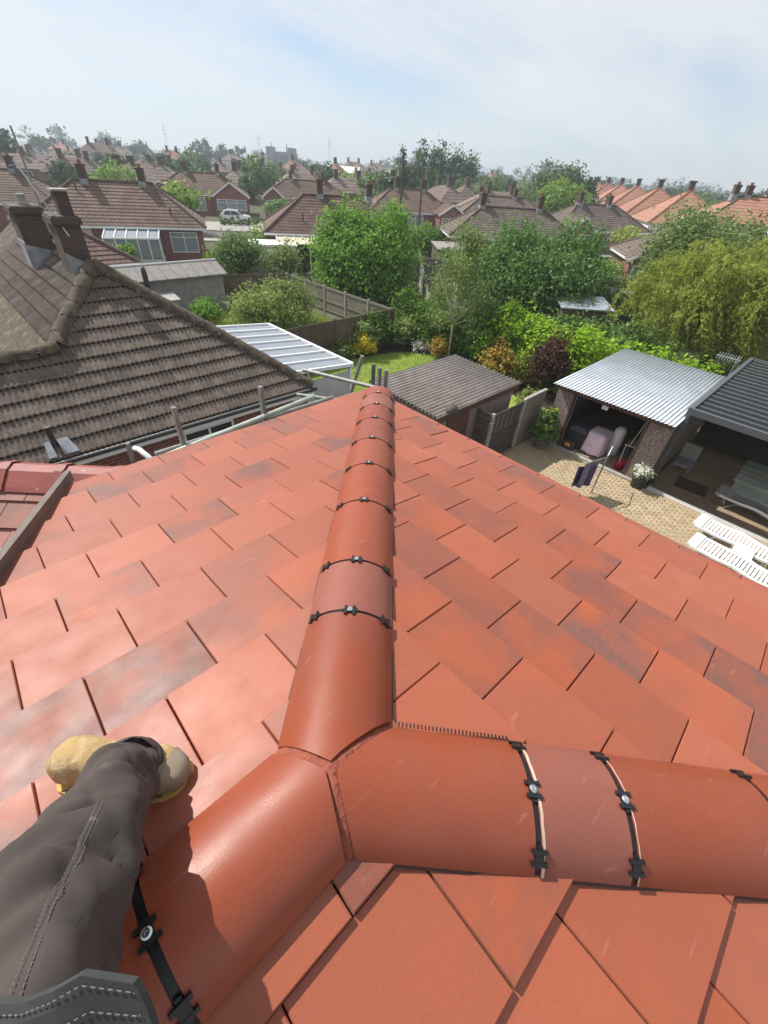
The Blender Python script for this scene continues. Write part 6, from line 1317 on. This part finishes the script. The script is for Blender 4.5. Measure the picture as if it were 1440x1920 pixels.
# the far wooded rise that closes the view
fw = bpy.data.objects.new('distant_woodland', None); bpy.data.objects.remove(fw)
g6 = np.random.default_rng(33); bl = []
for r_ in np.arange(-900, 720, 9.):
    u_ = r_ / 900; hh = 7.5 + 4.0 * max(0, -u_) + 3.5 * math.sin(r_ * .011) + 2.5 * math.sin(r_ * .041 + 1) + g6.normal() * 1.6
    d_ = 560 + 60 * math.sin(r_ * .006) + g6.normal() * 14; q = rhat * r_ + dhat * d_; bl.append((q[0], q[1], max(3, hh) * .5, 9, 9, max(3.5, hh) * .75))
o = bpy.data.objects.new('distant_woodland', quads_mesh('distant_woodland', *leaf_cloud(bl, 34000, 1.3, 1.6, fill=.5, rng=g6), M['leaf_far'])); C.objects.link(o); o['kind'] = 'stuff'; o['label'] = 'wooded rise along the far horizon'
# grass blades on the lawn
g7 = np.random.default_rng(8); n_ = 26000; P = np.stack([10.2 + 6.8 * g7.random(n_), 9.5 + 6.1 * g7.random(n_), np.full(n_, .05)], 1)
LP = [(10.2, 9.6), (10.2, 15.2), (12.4, 15.85), (14.2, 15.6), (15.8, 15.2), (16.8, 14.2), (17.1, 12.6), (16.7, 11.2), (15.9, 9.9), (13.2, 9.4)]
ins = np.ones(n_, bool)
for i in range(len(LP)):
    a, b = LP[i], LP[(i + 1) % len(LP)]; ins &= ((b[0] - a[0]) * (P[:, 1] - a[1]) - (b[1] - a[1]) * (P[:, 0] - a[0])) < 0
P = P[ins]; T = g7.normal(size=P.shape) * .35; T[:, 2] = 1; T = unit(T) * .035; B_ = unit(np.cross(T, g7.normal(size=P.shape))) * .008
o = bpy.data.objects.new('grass', quads_mesh('grass', P, T, B_, M['grass_blade'])); C.objects.link(o); o['kind'] = 'stuff'; o['label'] = 'short mown grass of the curved lawn'
n_ = 9000; P = np.stack([9.2 + 7. * g7.random(n_), 17 + 9 * g7.random(n_), np.full(n_, .2)], 1); T = g7.normal(size=P.shape) * .35; T[:, 2] = 1; T = unit(T) * .2; B_ = unit(np.cross(T, g7.normal(size=P.shape))) * .012
o = bpy.data.objects.new('long_grass', quads_mesh('long_grass', P, T, B_, M['grass_pale'])); C.objects.link(o); o['kind'] = 'stuff'; o['label'] = 'long pale grass around the feathery shrubs'

for k, (x, y, rz, w_, d_, h, m_, lb) in enumerate(((26.0, 10.9, -.8, 2.6, 1.8, 2.05, 'steel_sheet', 'small shed with a pale flat roof behind the laurel hedge'), (31.4, 10.8, -.8, 2.6, 2.2, 2.3, 'shed_felt', 'green grey felt roofed shed beside the willow'), (34.5, 27.5, -.6, 3.0, 2.4, 2.2, 'shed_felt', 'dark roofed garden shed between the maple and the bushy tree'))):
    t = thing('garden_shed', lb, 'shed', (x, y, 0), rz); MB().span((-w_ / 2, -d_ / 2, 0), (w_ / 2, d_ / 2, h - .15)).build('wall', 'wood_fence', t, local=True); MB().slab([(-w_ / 2 - .15, -d_ / 2 - .15, h - .1), (w_ / 2 + .15, -d_ / 2 - .15, h - .1), (w_ / 2 + .15, d_ / 2 + .15, h + .15), (-w_ / 2 - .15, d_ / 2 + .15, h + .15)], .06).build('roof', m_, t, local=True)
g8 = np.random.default_rng(77); gp = {}
for k in range(64):
    f = g8.random(); x, y = (19 + 30 * g8.random(), 0); y = max(7, 44 - .72 * x + (g8.random() - .5) * 17) if f < .8 else 34 + 6 * g8.random()
    if any(abs(x - a) + abs(y - b) < 7.5 for a, b in ((22, 24.7), (27.4, 14.9), (28.7, 37.2), (45, 28.8), (48.6, 13.2), (32.4, 7.9))) or (x < 21.5 and y < 17): continue
    kd = k % 4
    if kd not in gp: t = gp[kd] = tree('garden_shrub', 'x', (0, 0), lobes((0, 0, .95), (1.2, 1.2, .95), 5, .55, 300 + kd), 1500, .11, ['leaf_mid', 'leaf_light', 'leaf_grey', 'leaf_hedge_dark'][kd], 0, cat='shrub', part='foliage', clump=.2)
    else: t = copy_tree(gp[kd])
    sc_ = .8 + .7 * g8.random(); t.location = (x, y, 0); t.scale = (sc_, sc_, sc_); t.rotation_euler = (0, 0, 6 * g8.random()); t['label'] = 'small garden shrub in the back gardens between the big trees and the bungalows'; t['group'] = 'shrubs in the back gardens'
for k, (a, b) in enumerate((((20.5, 17.5), (33, 30)), ((30, 12), (42, 22)), ((24, 31), (33, 25)), ((34, 23), (42, 17)))):
    fence('garden_fence', ['long boundary fence running away right of the maple', 'boundary fence behind the bushy dark tree', 'garden end fence just behind the maple', 'garden end fence below the grey brown bungalow'][k], a, b, 1.6, 'grey_fence', 6, 'concrete')

# ------------------------------------------------------------------ haze
hz = MB(); hz.span((-1400, -1400, -1.), (1400, 1400, 60)); ho = hz.build('haze', None); ho['kind'] = 'stuff'
hm = bpy.data.materials.new('haze'); hm.use_nodes = True; t = hm.node_tree; t.nodes.remove(t.nodes['Principled BSDF'])
pv = t.nodes.new('ShaderNodeVolumePrincipled'); pv.inputs['Color'].default_value = (.80, .90, 1, 1); pv.inputs['Density'].default_value = .0008; pv.inputs['Anisotropy'].default_value = .2
t.links.new(pv.outputs[0], t.nodes['Material Output'].inputs['Volume']); ho.data.materials.append(hm)
